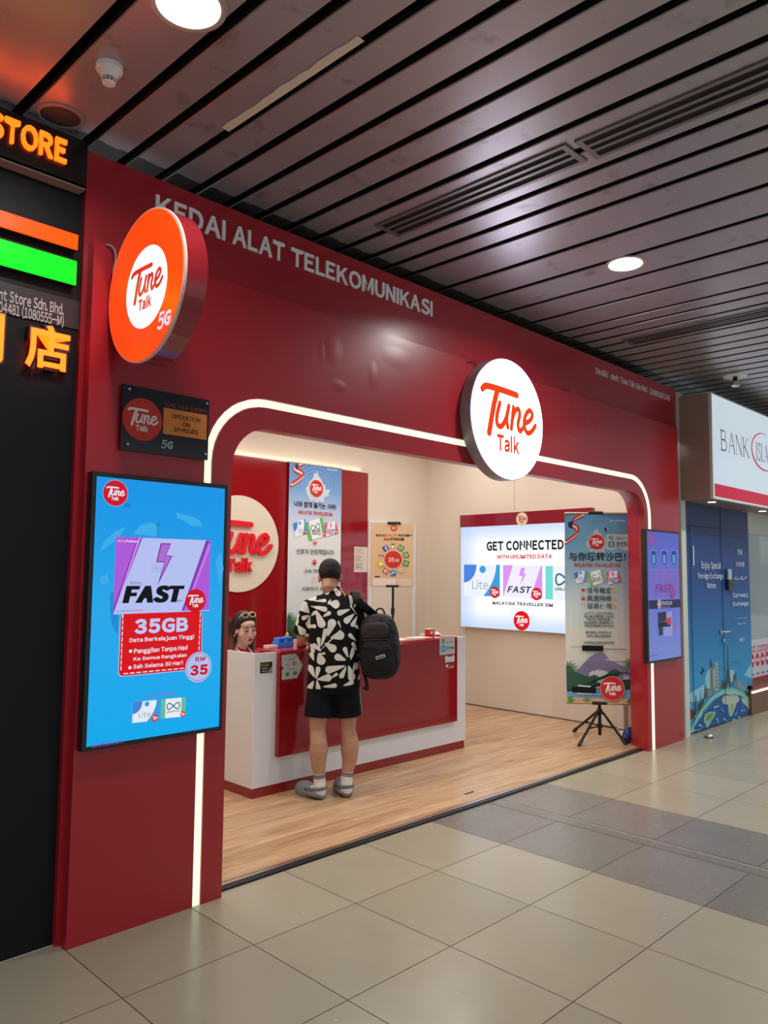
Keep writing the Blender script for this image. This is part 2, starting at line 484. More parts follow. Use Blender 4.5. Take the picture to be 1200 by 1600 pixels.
GROUT = mat('dark_grout', '4a4136', 0.8)
GROUTL = mat('light_grout', '9b968c', 0.7)

def wood_mat():
    m = mat('oak_laminate', 'b98f62', 0.28); nt = m.node_tree; b = nt.nodes['Principled BSDF']
    tc = nt.nodes.new('ShaderNodeTexCoord')
    mp = nt.nodes.new('ShaderNodeMapping'); mp.inputs['Scale'].default_value = (1.3, 16, 1)
    nt.links.new(tc.outputs['Object'], mp.inputs['Vector'])
    n = nt.nodes.new('ShaderNodeTexNoise'); n.inputs['Scale'].default_value = 1.6; n.inputs['Detail'].default_value = 6; n.inputs['Distortion'].default_value = 0.6
    nt.links.new(mp.outputs['Vector'], n.inputs['Vector'])
    br = nt.nodes.new('ShaderNodeTexBrick'); br.inputs['Scale'].default_value = 1.0
    br.inputs['Brick Width'].default_value = 1.25; br.inputs['Row Height'].default_value = 0.095
    br.inputs['Mortar Size'].default_value = 0.0012; br.offset = 0.37
    br.inputs['Color1'].default_value = (0.25, 0.25, 0.25, 1); br.inputs['Color2'].default_value = (0.75, 0.75, 0.75, 1); br.inputs['Mortar'].default_value = (0.1, 0.1, 0.1, 1)
    nt.links.new(tc.outputs['Object'], br.inputs['Vector'])
    ad = nt.nodes.new('ShaderNodeMath'); ad.operation = 'MULTIPLY_ADD'; ad.inputs[1].default_value = 0.45
    nt.links.new(br.outputs['Color'], ad.inputs[0]); nt.links.new(n.outputs['Fac'], ad.inputs[2])
    cr = nt.nodes.new('ShaderNodeValToRGB')
    el = cr.color_ramp.elements; el[0].position = 0.35; el[0].color = rgb('8a6a4c'); el[1].position = 1.0; el[1].color = rgb('d8b894')
    e = el.new(0.65); e.color = rgb('b9946c')
    nt.links.new(ad.outputs[0], cr.inputs['Fac']); nt.links.new(cr.outputs['Color'], b.inputs['Base Color'])
    return m
WOOD = wood_mat()

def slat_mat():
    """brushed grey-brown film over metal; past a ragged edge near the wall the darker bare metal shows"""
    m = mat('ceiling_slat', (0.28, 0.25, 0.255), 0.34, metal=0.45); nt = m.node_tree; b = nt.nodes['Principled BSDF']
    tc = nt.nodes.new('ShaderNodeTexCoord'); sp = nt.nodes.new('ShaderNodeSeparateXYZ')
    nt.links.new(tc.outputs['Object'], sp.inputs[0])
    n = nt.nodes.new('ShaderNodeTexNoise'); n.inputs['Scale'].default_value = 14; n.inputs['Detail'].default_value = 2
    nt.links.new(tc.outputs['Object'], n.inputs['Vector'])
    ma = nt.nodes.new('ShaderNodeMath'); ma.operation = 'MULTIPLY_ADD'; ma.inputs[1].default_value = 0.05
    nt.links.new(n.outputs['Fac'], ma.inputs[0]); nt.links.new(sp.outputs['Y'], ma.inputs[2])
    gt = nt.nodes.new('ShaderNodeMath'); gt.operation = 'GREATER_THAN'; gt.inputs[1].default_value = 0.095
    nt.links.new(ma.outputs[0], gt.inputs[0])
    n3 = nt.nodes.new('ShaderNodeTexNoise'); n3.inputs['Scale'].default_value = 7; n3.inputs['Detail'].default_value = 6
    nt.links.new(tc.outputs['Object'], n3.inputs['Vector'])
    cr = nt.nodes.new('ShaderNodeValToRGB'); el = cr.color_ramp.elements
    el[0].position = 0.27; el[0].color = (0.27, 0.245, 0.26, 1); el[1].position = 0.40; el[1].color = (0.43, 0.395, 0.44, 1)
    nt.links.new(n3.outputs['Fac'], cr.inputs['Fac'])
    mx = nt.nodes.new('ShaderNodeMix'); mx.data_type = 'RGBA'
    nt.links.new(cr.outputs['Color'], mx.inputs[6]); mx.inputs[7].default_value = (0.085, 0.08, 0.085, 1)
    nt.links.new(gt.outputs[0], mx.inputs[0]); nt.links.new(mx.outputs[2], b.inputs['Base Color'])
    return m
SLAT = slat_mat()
SLATE = mat('slat_edge', (0.34, 0.31, 0.28), 0.4, metal=0.6)

# ------------------------------------------------------------------ the setting
YT = 0.09                                       # tile line along the shop threshold
bm = bmesh.new()
tl = bm.faces.layers.float.new('tint')
box(bm, -6, -7.5, -0.06, 13.5, YT, -0.004, mi=2)
xs = [round(-6+0.6*k, 3) for k in range(16)]     # ... up to 3.0
cols = [(a, a+0.6, 0) for a in xs if a < 2.35]
cols += [(2.4, 3.0, 1), (3.13, 3.73, 1)]
cols += [(3.73+0.6*k, 4.33+0.6*k, 0) for k in range(16)]
for (a, b_, mi) in cols:
    for j in range(13):
        y1 = YT-0.6*j; y0 = y1-0.6; g = 0.0018
        f = bm.faces.new([bm.verts.new(p) for p in ((a+g, y0+g, 0), (b_-g, y0+g, 0), (b_-g, y1-g, 0), (a+g, y1-g, 0))])
        f.material_index = mi; f[tl] = random.uniform(0, 0.5)
# the filled joint between the two grey rows
for j in range(13):
    y1 = YT-0.6*j; y0 = y1-0.6
    for (a, b_, mi) in ((3.002, 3.008, 2), (3.008, 3.108, 1), (3.108, 3.120, 3), (3.120, 3.128, 1)):
        f = bm.faces.new([bm.verts.new(p) for p in ((a, y0, -0.0005), (b_, y0, -0.0005), (b_, y1, -0.0005), (a, y1, -0.0005))]); f.material_index = mi; f[tl] = 0.2
floor = obj('floor', bm, [TILE, TILED, GROUT, GROUTL]); tag(floor, kind='structure')
shopfl = obj('shop_floor', B(0.6, YT, -0.06, 6.14, 3.42, 0.004), WOOD); tag(shopfl, kind='structure')
bm = bmesh.new()
box(bm, 0.775, YT-0.035, -0.01, 5.40, YT+0.012, 0.012, bev=0.003)
box(bm, 0.775, YT+0.012, -0.01, 5.40, YT+0.042, 0.009, mi=1, bev=0.003)
box(bm, 0.775, YT+0.042, -0.01, 5.40, YT+0.052, 0.006)
tag(obj('trim_1', bm, [BLACKM, ALU]), kind='structure')

# ceiling: slats running away from the facade, dark gaps, plenum above
ZC = 3.62
edges = [-4.9, -4.55, -4.2, -3.85, -3.5, -3.15, -2.8, -2.45, -2.1, -1.75, -1.4, -1.02, -0.67, -0.315, 0.0, 0.205, 0.41, 0.61, 0.815, 1.02, 1.225, 1.43, 1.64, 1.845, 2.04, 2.235, 2.585, 2.935, 3.285, 3.635, 4.0, 4.2, 4.41, 4.61, 4.81, 5.015, 5.22, 5.42, 5.625, 5.83, 6.03, 6.23, 6.44, 6.64, 6.85, 7.05, 7.26, 7.46, 7.66, 7.86, 8.06, 8.27, 8.47, 8.67, 8.88, 9.08, 9.28, 9.5, 9.85, 10.2, 10.55, 10.9, 11.25, 11.6, 12.0]
TILT = -0.022
def sx(x, y): return x + TILT*(y-0.15)
bm = bmesh.new()
g = 0.024
for a, b_ in zip(edges, edges[1:]):
    y0, y1 = -7.5, 0.5
    prof = [(a+g, 0.03), (a+g, 0.006), (a+g+0.003, 0), (b_-g-0.003, 0), (b_-g, 0.006), (b_-g, 0.03)]
    r0 = [bm.verts.new((sx(x, y0), y0, ZC+z)) for x, z in prof]
    r1 = [bm.verts.new((sx(x, y1), y1, ZC+z)) for x, z in prof]
    for k in range(5):
        f = bm.faces.new((r0[k], r0[k+1], r1[k+1], r1[k])); f.material_index = 1 if k in (1, 3) else (2 if k in (0, 4) else 0)
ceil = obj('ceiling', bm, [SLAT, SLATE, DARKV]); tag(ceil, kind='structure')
tag(obj('ceiling_plenum', B(-6, -7.5, 3.86, 13.5, 0.6, 3.9), DARKV), kind='structure')

tag(obj('wall_light_stop', B(-6, 0.55, 3.52, 13.5, 0.6, 3.9), DARKV), kind='structure')  # added black board, keeps the bright world background out of the slat gaps
# shop shell
tag(obj('wall_back', B(0.6, 3.42, 0, 6.14, 3.52, 3.45), CREAM), kind='structure')
bm = B(6.12, 0.1, 0, 6.20, 3.52, 3.45)
box(bm, 6.112, 2.02, 2.38, 6.122, 2.03, 3.0)
tag(obj('wall_right', bm, CREAM), kind='structure')
tag(obj('wall_left', B(0.5, 0.24, 0, 0.6, 3.52, 3.45), CREAM), kind='structure')
tag(obj('shop_ceiling', B(0.5, 0.1, 3.40, 6.2, 3.52, 3.5), CREAM), kind='structure')
tag(obj('baseboard_right', B(6.108, 0.3, 0.004, 6.12, 3.42, 0.012), BLACK), kind='structure')

# the red portal: header sheet, raised layer in two skins with a groove for the light strip, splayed reveal
def arch(x0, x1, ztop, r, k=10):
    """outline of an opening, from right foot over the top to left foot"""
    p = [(x1, 0.0)]
    p += [(x1-r+r*math.cos(a), ztop-r+r*math.sin(a)) for a in [PI/2*i/k for i in range(k+1)]]
    p += [(x0+r+r*math.cos(a), ztop-r+r*math.sin(a)) for a in [PI/2+PI/2*i/k for i in range(k+1)]]
    p += [(x0, 0.0)]
    return p
X0, X1 = 0.0, 6.09
LT = 3.108                                       # top of the raised layer
OP = arch(0.77, 5.348, 2.37, 0.23)
LI = arch(0.652, 5.415, 2.487, 0.33)
LO = arch(0.606, 5.487, 2.533, 0.375)
def ring_between(bm, outer, inner, y0, y1, mi=0):
    n = len(outer)
    vo = [[bm.verts.new((x, y, z)) for x, z in outer] for y in (y0, y1)]
    vi = [[bm.verts.new((x, y, z)) for x, z in inner] for y in (y0, y1)]
    for k in range(n-1):
        for q in ((vo[0][k], vo[0][k+1], vi[0][k+1], vi[0][k]), (vo[0][k], vo[1][k], vo[1][k+1], vo[0][k+1]), (vi[0][k], vi[0][k+1], vi[1][k+1], vi[1][k])):
            bm.faces.new(q).material_index = mi
outer = [(X1, 0)] + [(X1, LT)]*11 + [(X0, LT)]*11 + [(X0, 0)]
bm = bmesh.new()
# flat front sheet with the arch cut out
f = bm.faces.new([bm.verts.new((x, 0, z)) for x, z in [(X0, 0), (X0, LT), (X1, LT), (X1, 0)] + LO])
for (xa, za, xb, zb) in ((X0, 0, X0, LT), (X0, LT, X1, LT), (X1, LT, X1, 0)):
    bm.faces.new([bm.verts.new(p) for p in ((xa, 0, za), (xa, 0.06, za), (xb, 0.06, zb), (xb, 0, zb))])
for (xa, za), (xb, zb) in zip(LO, LO[1:]):
    bm.faces.new([bm.verts.new(p) for p in ((xa, 0, za), (xa, 0.03, za), (xb, 0.03, zb), (xb, 0, zb))])
ring_between(bm, LI, OP, 0.0, 0.06)
ring_between(bm, LO, LI, 0.03, 0.04)
OPB = arch(0.77, 5.478, 2.405, 0.25)
for k in range(len(OP)-1):                        # splayed reveal
    (xa, za), (xb, zb) = OP[k], OP[k+1]; (xc, zc), (xd, zd) = OPB[k], OPB[k+1]
    bm.faces.new([bm.verts.new(p) for p in ((xa, 0.06, za), (xb, 0.06, zb), (xd, 0.24, zd), (xc, 0.24, zc))])
# rear face and right end of the portal
bm.faces.new([bm.verts.new((x, 0.24, z)) for x, z in [(0.0, 0), (0.0, 3.0), (6.12, 3.0), (6.12, 0)] + OPB])
bmesh.ops.remove_doubles(bm, verts=bm.verts, dist=1e-5)
bmesh.ops.recalc_face_normals(bm, faces=bm.faces[:])
tag(obj('wall_front', bm, RED), kind='structure')
bm = bmesh.new()
prism(bm, [(-0.022, 0), (0.10, 0), (0.10, 3.0), (6.204, 3.0), (6.204, 3.53), (-0.022, 3.545)], 0.06, 0.09)
bmesh.ops.recalc_face_normals(bm, faces=bm.faces[:])
tag(obj('wall_header', bm, RED), kind='structure')
# dents and blisters in the glued sheet: shallow swellings that run out flat
bm = bmesh.new()
for (px, py, rx, rz, h_) in ((520, 545, .10, .13, .010), (503, 548, .05, .09, .006), (530, 603, .09, .05, .010), (583, 588, .06, .12, .010), (893, 657, .10, .06, .012), (925, 668, .06, .07, .012), (938, 671, .05, .05, .010), (898, 690, .04, .04, .008), (897, 630, .04, .14, .008), (620, 560, .20, .10, .006)):
    d = _f + CR*(px-600)/F - CU*(py-800)/F; t = (0-CAM.y)/d.y; q = CAM+d*t
    n_ = 16; gv = []
    for j_ in range(n_+1):
        for i_ in range(n_+1):
            a, b_ = 2*i_/n_-1, 2*j_/n_-1; r2 = a*a+b_*b_
            gv.append(bm.verts.new((q.x+a*rx, .0002-.22*h_*(.5+.5*math.cos(PI*min(1, math.sqrt(r2)))), q.z+b_*rz)))
    for j_ in range(n_):
        for i_ in range(n_):
            k_ = j_*(n_+1)+i_; bm.faces.new((gv[k_], gv[k_+1], gv[k_+n_+2], gv[k_+n_+1]))
dents = obj('trim_2', bm, RED, smooth=True); tag(dents, kind='structure')

# neighbour on the left: black store front
bm = B(-3.0, 0.09, 0, -0.022, 0.2, 3.56)
tag(obj('wall_neighbour', bm, STORE_BLACK), kind='structure')
# neighbour on the right: white post, blue partition with a door, window of the bank hall
tag(obj('trim_3', B(6.205, 0.03, 0, 6.315, 0.24, 3.5), mat('pale_post', 'cfd8cc', 0.4), ), kind='structure')
NAVY = mat('navy_partition', (0.012, 0.04, 0.12), 0.3)
tag(obj('wall_bank', B(6.315, 0.06, 0, 7.97, 0.14, 3.5), NAVY), kind='structure')
GLASS = mat('window_glass', (0.85, 0.95, 0.92), 0.02, trans=1.0, spec=0.5)
GREENW = mat('bank_hall_wall', 'b9c9bd', 0.6)
wn = thing('window_1', None, None, (9.4, 0.1, 0)); tag(wn, kind='structure')
obj('window_glass', B(7.97, 0.10, 0.36, 11.0, 0.106, 2.3), GLASS, wn)
bm = B(7.97, 0.06, 2.26, 11.0, 0.15, 2.34); box(bm, 7.97, 0.06, 2.34, 11.0, 0.16, 3.5)
box(bm, 7.97, 0.07, 2.12, 11.0, 0.14, 2.26)
obj('window_frame', bm, mat('pale_frame', 'c6cfc6', 0.4), wn)
bm = B(7.97, 0.02, 0.0, 11.0, 0.16, 0.34)
obj('window_base', bm, mat('walnut_base', '6e4a26', 0.3, noise_amt=0.3, noise_scale=9), wn)
obj('window_ledge', B(7.97, 0.0, 0.30, 11.0, 0.16, 0.335), REDIN, wn)
o = obj('light_line', B(7.97, 0.0, 0.255, 11.0, 0.02, 0.27), mat('warm_line', 'fff0d0', 0.4, emit=2.0), wn)
tag(obj('wall_hall', B(7.0, 3.0, 0, 13.0, 3.1, 3.5), GREENW), kind='structure')
tag(obj('hall_floor', B(7.97, 0.16, -0.05, 13.0, 3.1, 0.0), TILE), kind='structure')
tag(obj('hall_ceiling', B(6.3, 0.16, 3.0, 13.0, 3.1, 3.1), GREENW), kind='structure')
tag(obj('wall_hall_side', B(12.9, 0.16, 0, 13.0, 3.1, 3.5), GREENW), kind='structure')

# ------------------------------------------------------------------ light strip in the portal groove
bm = bmesh.new()
pl = [((a+c)/2, (b_+d)/2) for (a, b_), (c, d) in zip(LI, LO)]
LEDM = mat('led_diffuser', 'e9f5d2', 0.4, emit=0.85, emitc=(0.84, 0.95, 0.72))
def ribbon(bm, A, Bp, y0, y1):
    va = [[bm.verts.new((x, y, z)) for x, z in A] for y in (y0, y1)]; vb = [[bm.verts.new((x, y, z)) for x, z in Bp] for y in (y0, y1)]
    for k in range(len(A)-1):
        for q in ((va[0][k], va[0][k+1], vb[0][k+1], vb[0][k]), (va[0][k], va[1][k], va[1][k+1], va[0][k+1]), (vb[0][k], vb[0][k+1], vb[1][k+1], vb[1][k])):
            bm.faces.new(q)
def inset(P, Q, t): return [(a+(c-a)*t, b_+(d-b_)*t) for (a, b_), (c, d) in zip(P, Q)]
ribbon(bm, inset(LO, LI, .06), inset(LI, LO, .06), 0.006, 0.03)
bmesh.ops.recalc_face_normals(bm, faces=bm.faces[:])
tag(obj('led_light_strip', bm, LEDM), 'glowing pale light strip curving over the shop opening down to the tiles', 'light strip')

# ------------------------------------------------------------------ lettering on the header
def letters(s, p0, p1, name, m, parent=None, depth=0.008, bold=0.0, y=0.06):
    c = Canvas((0, y-depth, 0), (1, 0, 0)); c.text(s, p0, p1, m, bold=bold)
    o = c.build(name, parent, thick=depth)
    return o
LET = mat('silver_letter', 'f2f8fa', 0.5)
t = thing('sign_lettering', 'raised silver capital lettering along the top of the red header', 'lettering', (1.37, 0.06, 3.35))
c = Canvas((0, 0.052, 0), (1, 0, 0))
for wd, a, b_ in (('KEDAI', (243, 348), (353, 345)), ('ALAT', (363, 398), (445, 390)), ('TELEKOMUNIKASI', (455, 416), (676, 472))):
    p0 = (c.P(a[0], a[1])[0], 3.353); p1 = (c.P(b_[0], b_[1])[0], 3.461)
    letters(wd, p0, p1, 'word', LET, t, bold=0.028)
t = thing('owner_lettering', 'small white line of lettering at the right end of the red header', 'lettering', (5.3, .06, 3.38))
vy = mat('white_vinyl', 'd5dcda', 0.4)
for wd, x0_, x1_ in (('Dimiliki', 4.585, 4.80), ('oleh:', 4.845, 5.005), ('Tune Talk Sdn Bhd', 5.035, 5.56), ('(200601001210)', 5.62, 6.065)):
    letters(wd, (x0_, 3.385), (x1_, 3.445), 'word', vy, t, 0.003, bold=.015)

# ------------------------------------------------------------------ round projecting sign
t = thing('projecting_sign', 'round lit orange sign sticking out from the left pillar, with 5G mark', 'sign', (0.14, 0.0, 2.82))
bc = Vector((0.08, -0.338, 2.822)); R_ = 0.328
RIM = mat('red_sign_rim', (0.28, 0.012, 0.02), 0.25, coat=0.5)
obj('housing', L([(R_-.012, -.055), (R_, -.05), (R_, .05), (R_-.012, .055)], bc+Vector((0.055, 0, 0)), (1, 0, 0), 72), RIM, t)
obj('rim_edge', L([(R_+.004, -.006), (R_+.004, .006)], bc+Vector((0.003, 0, 0)), (1, 0, 0), 72), mat('pale_edge', 'd9c6b8', 0.4), t)
c = Canvas(bc+Vector((-0.006, 0, 0)), (0, -1, 0), emit=1.0)
c.disc(0, 0, R_-.004, mat('orange_lit_face', 'ff3a08', 0.3, emit=1.0, emitc=(1.0, .055, .004)), n=72)
z = c.Z(0, 150, 3.4286)
u, v = z(783, 1023); 
c.disc(u, v, .178, mat('white_lit_face', 'dfe4ff', 0.3, emit=0.85, emitc=(.80, .84, 1.0)), n=64); c.logo(u, v+.012, .178, 'd8301c')
u, v = z(880, 1197); c.fiveg(u, v, .072, 'dfe4ff')
c.build('face', t)
obj('bracket', B(0.11, -0.02, 2.76, 0.16, 0.0, 2.88), RIM, t)
bm = T(smoothpath([(0.055, -.004, 3.10), (0.085, -.02, 3.085), (0.092, -.025, 3.03), (0.085, -.02, 2.97), (0.10, -.01, 2.93)]), .005, 6)
obj('cable', bm, mat('cable_grey', '9a8f8a', 0.5), t, smooth=True)

# ------------------------------------------------------------------ round lit sign over the opening
t = thing('round_sign', 'big round glowing white sign hanging over the middle of the shop opening', 'sign', (3.05, 0.0, 2.722))
cc = Vector((3.055, -0.095, 2.722)); R_ = 0.442
obj('housing', L([(R_-.01, -.003), (R_, 0), (R_, .09), (R_-.01, .093)], cc, (0, 1, 0), 80), mat('grey_sign_rim', '9a949a', 0.3), t)
c = Canvas(cc+Vector((0, -.004, 0)), (1, 0, 0), emit=1.0)
c.disc(0, 0, R_-.006, mat('white_lit_disc', 'fffdf8', 0.3, emit=5.5, emitc=(.78, .80, 1.0)), n=80)
c.logo(.0, .015, R_*.98, 'f2420c')
c.build('face', t)
obj('cable', T(smoothpath([(2.70, -.004, 3.09), (2.76, -.012, 3.10), (2.80, -.02, 3.06), (2.80, -.04, 3.03)]), .004, 6), BLACK, t, smooth=True)

# ------------------------------------------------------------------ opening hours plaque
t = thing('wall_plaque', 'black notice plaque with red roundel and orange hours panel, on left pillar', 'plaque', (0.38, 0, 2.16))
obj('board', B(0.15, -.022, 2.158, 0.611, -.014, 2.463, bev=.001), mat('black_acrylic', (0.006, 0.007, 0.012), 0.12), t)
c = Canvas((0, -.0225, 0), (1, 0, 0)); z = c.Z(150, 580, 4.8)
u, v = z(350, 362); c.roundel(u, v, .1005, 'c8382a', 'e6dcd8')
p0 = z(500, 468); p1 = z(832, 330); c.rect(p0[0], p0[1], p1[0], p1[1], 'd8823a')
c.text('TUNE TALK SDN BHD', z(512, 262), z(835, 291), 'b04a4a')
for s, a, b_ in (('OPERATION', (567, 353), (780, 355)), ('ON', (645, 416), (702, 388)), ('24 HOURS', (580, 450), (762, 444))): c.text(s, z(*a), z(*b_), '2a1a18', bold=.015)
u, v = z(527, 552); c.fiveg(u, v, .042, '9fbac8')
c.build('printed_face', t)
for a in ((244, 135), (824, 243), (230, 546), (814, 622)):
    u, v = z(*a); obj('screw', L([(.0075, 0), (.008, .004), (.006, .012), (.002, .0125)], (u, -.0225, v), (0, -1, 0), 14), STEEL, t)
for a in ((244, 135), (814, 622)):
    u, v = z(*a); obj('spacer', L([(.006, 0), (.006, .0145)], (u, 0.0, v), (0, -1, 0), 10), STEEL, t)

# ------------------------------------------------------------------ left screen
t = thing('display_screen', 'tall lit blue advertising screen on the left pillar showing a data card offer', 'screen', (0.365, 0, 0.826))
obj('bezel', B(0.012, -.05, .826, .716, -.001, 2.041, bev=.003), BLACK, t)
c = Canvas((0, -.0505, 0), (1, 0, 0), step=.0002, emit=0.9)
z = c.Z(120, 730, 4.8)
SKY = gradient('screen_sky', [(0, '10b0f8'), (.5, '2aaef4'), (.75, '1ea2f2'), (1, '189cf0')], emit=0.9)
c.rect(.032, .846, .697, 2.02, SKY)
for pts in ([(740, 340), (850, 365), (920, 395), (945, 445), (860, 440), (800, 400), (755, 380)], [(420, 500), (480, 430), (560, 412), (600, 440), (600, 520)], [(165, 640), (210, 550), (290, 480), (370, 445), (330, 510), (240, 590)], [(170, 830), (230, 800), (240, 860), (180, 880)], [(1080, 640), (1040, 700), (1070, 900), (1100, 760)]):
    c.poly([z(*p) for p in pts], '3fb4f4')
c.stroke([z(611, 375), z(611, 525)], .0022, '2a7fc0', smooth=False); u, v = z(611, 432); c.disc(u, v, .008, '2a7fc0')
c.stroke([z(770, 530), z(790, 495), z(800, 525)], .002, '2a8fd0'); c.stroke([z(840, 530), z(890, 480)], .002, '2a8fd0')
u, v = z(288, 195); c.roundel(u, v, .0575, 'd8122c', 'f0f4ff', edge='7ab4f0')
u, v = z(373, 288); c.fiveg(u, v, .022, '1f6fb8')
c.poly([z(*p) for p in ((245, 960), (262, 930), (300, 1000), (310, 1180), (300, 1255), (262, 1190), (248, 1080))], '1f8fe0')
# travel card
P4 = [z(*p) for p in ((290, 520), (1000, 548), (985, 1075), (268, 1103))]
c.poly(P4, 'b25ee0')
c.poly([z(*p) for p in ((452, 526), (500, 528), (285, 1100), (268, 1103), (270, 1060))], '8a3fb8')
c.poly([z(*p) for p in ((460, 526), (478, 527), (280, 1090), (272, 1095))], 'd090f0')
c.poly([z(*p) for p in ((965, 548), (1000, 560), (800, 1080), (775, 1085))], '8a3fb8')
c.poly([z(*p) for p in ((988, 560), (1000, 600), (820, 1060), (800, 1080))], 'c87cf0')
c.poly([z(*p) for p in ((488, 530), (965, 548), (778, 1087), (268, 1103))], 'bcc8fa')
c.poly([z(*p) for p in ((625, 570), (703, 572), (665, 660), (713, 665), (600, 888), (650, 715), (590, 712))], '7a34a8')
c.poly([z(*p) for p in ((633, 578), (696, 580), (656, 664), (704, 670), (620, 830), (656, 707), (600, 704))], 'b070dc')
for k in range(3):
    c.stroke([z(560+k*30, 730), z(560+k*30, 785)], .0014, '8a96c8', smooth=False); c.stroke([z(560, 730+k*27), z(622, 730+k*27)], .0014, '8a96c8', smooth=False)
u, v = z(591, 757); c.ring(u, v, .008, .0014, '8a96c8')
c.text('#Kita', z(297, 562), z(362, 545), 'e8dcff'); c.text('Faham', z(364, 562), z(455, 548), 'f4ecff', bold=.04)
c.text('TRAVEL', z(385, 880), z(487, 860), '3a3f5a')
for dx_ in (-.006, .006, 0): a = z(337, 1022); b_ = z(800, 886); c.text('FAST', (a[0]+dx_+.004, a[1]), (b_[0]+dx_-.004, b_[1]), '0e0e16', bold=.05, shear=.22)
c.text('SIM', z(740, 1010), z(780, 992), '3a3f5a')
c.stroke([z(293, 1080), z(412, 1075)], .0028, '7a80b0', smooth=False); c.stroke([z(418, 1074), z(487, 1070)], .003, 'e05a6a', smooth=False)
# coupon
z2 = c.Z(120, 930, 4.8)
p0 = z2(306, 606); p1 = z2(932, 120)
c.rrect(p0[0]-.004, p0[1]-.004, p1[0]+.004, p1[1], .022, 'a8c4f4'); c.rrect(p0[0], p0[1], p1[0], p1[1], .02, 'e0121c')
def dash(a, b_, n):
    for k in range(n):
        t0, t1 = (k+.15)/n, (k+.75)/n
        c.stroke([(a[0]+(b_[0]-a[0])*q, a[1]+(b_[1]-a[1])*q) for q in (t0, t1)], .0045, 'f0f2ff', smooth=False, up=False)
    c.up()
dash(z2(338, 140), z2(322, 570), 10); dash(z2(918, 130), z2(905, 420), 7); dash(z2(335, 588), z2(800, 545), 10)
c.poly(P4[2:3]+P4[3:4]+[(P4[3][0], P4[3][1]+.004), (P4[2][0], P4[2][1]+.004)], 'bcc8fa')
u, v = z(880, 1000); c.roundel(u, v, .0555, 'd8101c', 'f0f2ff')
c.text('35GB', z2(420, 292), z2(825, 163), 'c4d2ff', bold=.055)
for s, a, b_ in (('Data Berkelajuan Tinggi', (383, 352), (868, 292)), ('Panggilan Tanpa Had', (417, 435), (818, 372)), ('Ke Semua Rangkaian', (413, 490), (812, 432)), ('Sah Selama 30 Hari', (410, 550), (783, 487))):
    c.text(s, z2(*a), z2(*b_), 'eef0ff', bold=.028)
for a in ((391, 418), (386, 541)): u, v = z2(*a); c.disc(u, v, .0075, 'eef0ff')
u, v = z2(900, 537); c.disc(u, v, .072, 'b9c8fa'); c.ring(u, v, .064, .0025, 'c83048'); c.text('RM', z2(875, 496), z2(950, 456), 'b01028', bold=.04); c.text('35', z2(835, 604), z2(970, 513), 'd0101c', bold=.06)
c.text('JUGA DI PASARAN', z2(505, 765), z2(718, 716), '8a5fc0', bold=.02)
lite_card(c, quad(z2(402, 955), z2(598, 935), z2(605, 780), z2(408, 800)))
unlim_card(c, quad(z2(612, 922), z2(797, 905), z2(803, 760), z2(617, 778)), '6fc0a8')
c.text('tunetalk.com', z2(88, 1142), z2(327, 1068), '7a4fc0', bold=.015)
c.text('*Tertakluk pada Terma dan Syarat', z2(778, 1026), z2(1050, 971), '1f5f98')
c.build('display', t)

# ------------------------------------------------------------------ right screen
t = thing('display_screen', 'tall narrow looking violet-blue advertising screen on the right pillar', 'screen', (5.62, 0, 0.8))
obj('bezel', B(5.262, -.05, .803, 5.974, -.001, 2.037, bev=.003), BLACK, t)
c = Canvas((0, -.0505, 0), (1, 0, 0), step=.0002, emit=0.62)
z = c.Z(1000, 800, 4)
c.rect(5.284, .824, 5.954, 2.016, gradient('screen_violet', [(0, '8aa0f0'), (.45, '7c86ee'), (.8, '6f7eea'), (1, '6474e0')], emit=0.62))
c.poly([z(*p) for p in ((60, 330), (240, 340), (240, 520), (75, 535))], '8c78e0')
u, v = z(72, 172); c.roundel(u, v, .062, 'b05ab8', '8a74d8')
for x in (85, 150, 210):
    p0 = z(x-20, 365); p1 = z(x+24, 235)
    c.rrect(p0[0], p0[1], p1[0], p1[1], .02, '8a96f2'); c.rrect(p0[0]+.006, p0[1]+.006, p1[0]-.006, p1[1]-.006, .018, '727eea')
    p0 = z(x-14, 330); p1 = z(x+14, 245); c.rrect(p0[0], p0[1], p1[0], p1[1], .04, '3a3f9a')
    p0 = z(x-9, 322); p1 = z(x+9, 268); c.rect(p0[0], p0[1], p1[0], p1[1], '5fb4f0')
c.stroke([z(110, 380), z(80, 530)], .006, 'a08af0'); c.stroke([z(150, 370), z(145, 420)], .008, 'a08af0')
c.text('FAST', z(92, 503), z(195, 450), '7a3a9a', bold=.03, shear=.25); c.text('FAST', z(120, 478), z(205, 452), 'c84a6a', bold=.02, shear=.2)
u, v = z(200, 505); c.roundel(u, v, .06, 'a04aa0', '8a74d8')
p0 = z(52, 607); p1 = z(247, 545); c.rect(5.284, p0[1], 5.954, p1[1], '2c2c54')
u, v = z(118, 575); c.disc(u, v, .042, 'e8d8f0'); c.ring(u, v, .025, .012, 'c84a6a')
c.text('TRAVELLER', z(133, 582), z(197, 556), 'e0d8f4', bold=.02); c.text('SIM 5G', z(133, 600), z(185, 588), 'c0b8e4')
c.poly([z(*p) for p in ((112, 632), (195, 620), (200, 775), (115, 775))], 'a8b0f4')
c.poly([z(*p) for p in ((107, 630), (160, 622), (160, 680), (110, 690))], '3a3248'); c.poly([z(*p) for p in ((107, 690), (190, 680), (185, 715), (110, 722))], '221c34')
c.poly([z(*p) for p in ((110, 722), (140, 718), (140, 772), (113, 772))], '2a4a6a'); c.poly([z(*p) for p in ((160, 665), (190, 655), (192, 700), (165, 705))], 'd8486a')
c.text('RM', z(203, 690), z(222, 672), 'c04a9a'); c.text('35', z(200, 735), z(224, 700), 'd0509a', bold=.04)
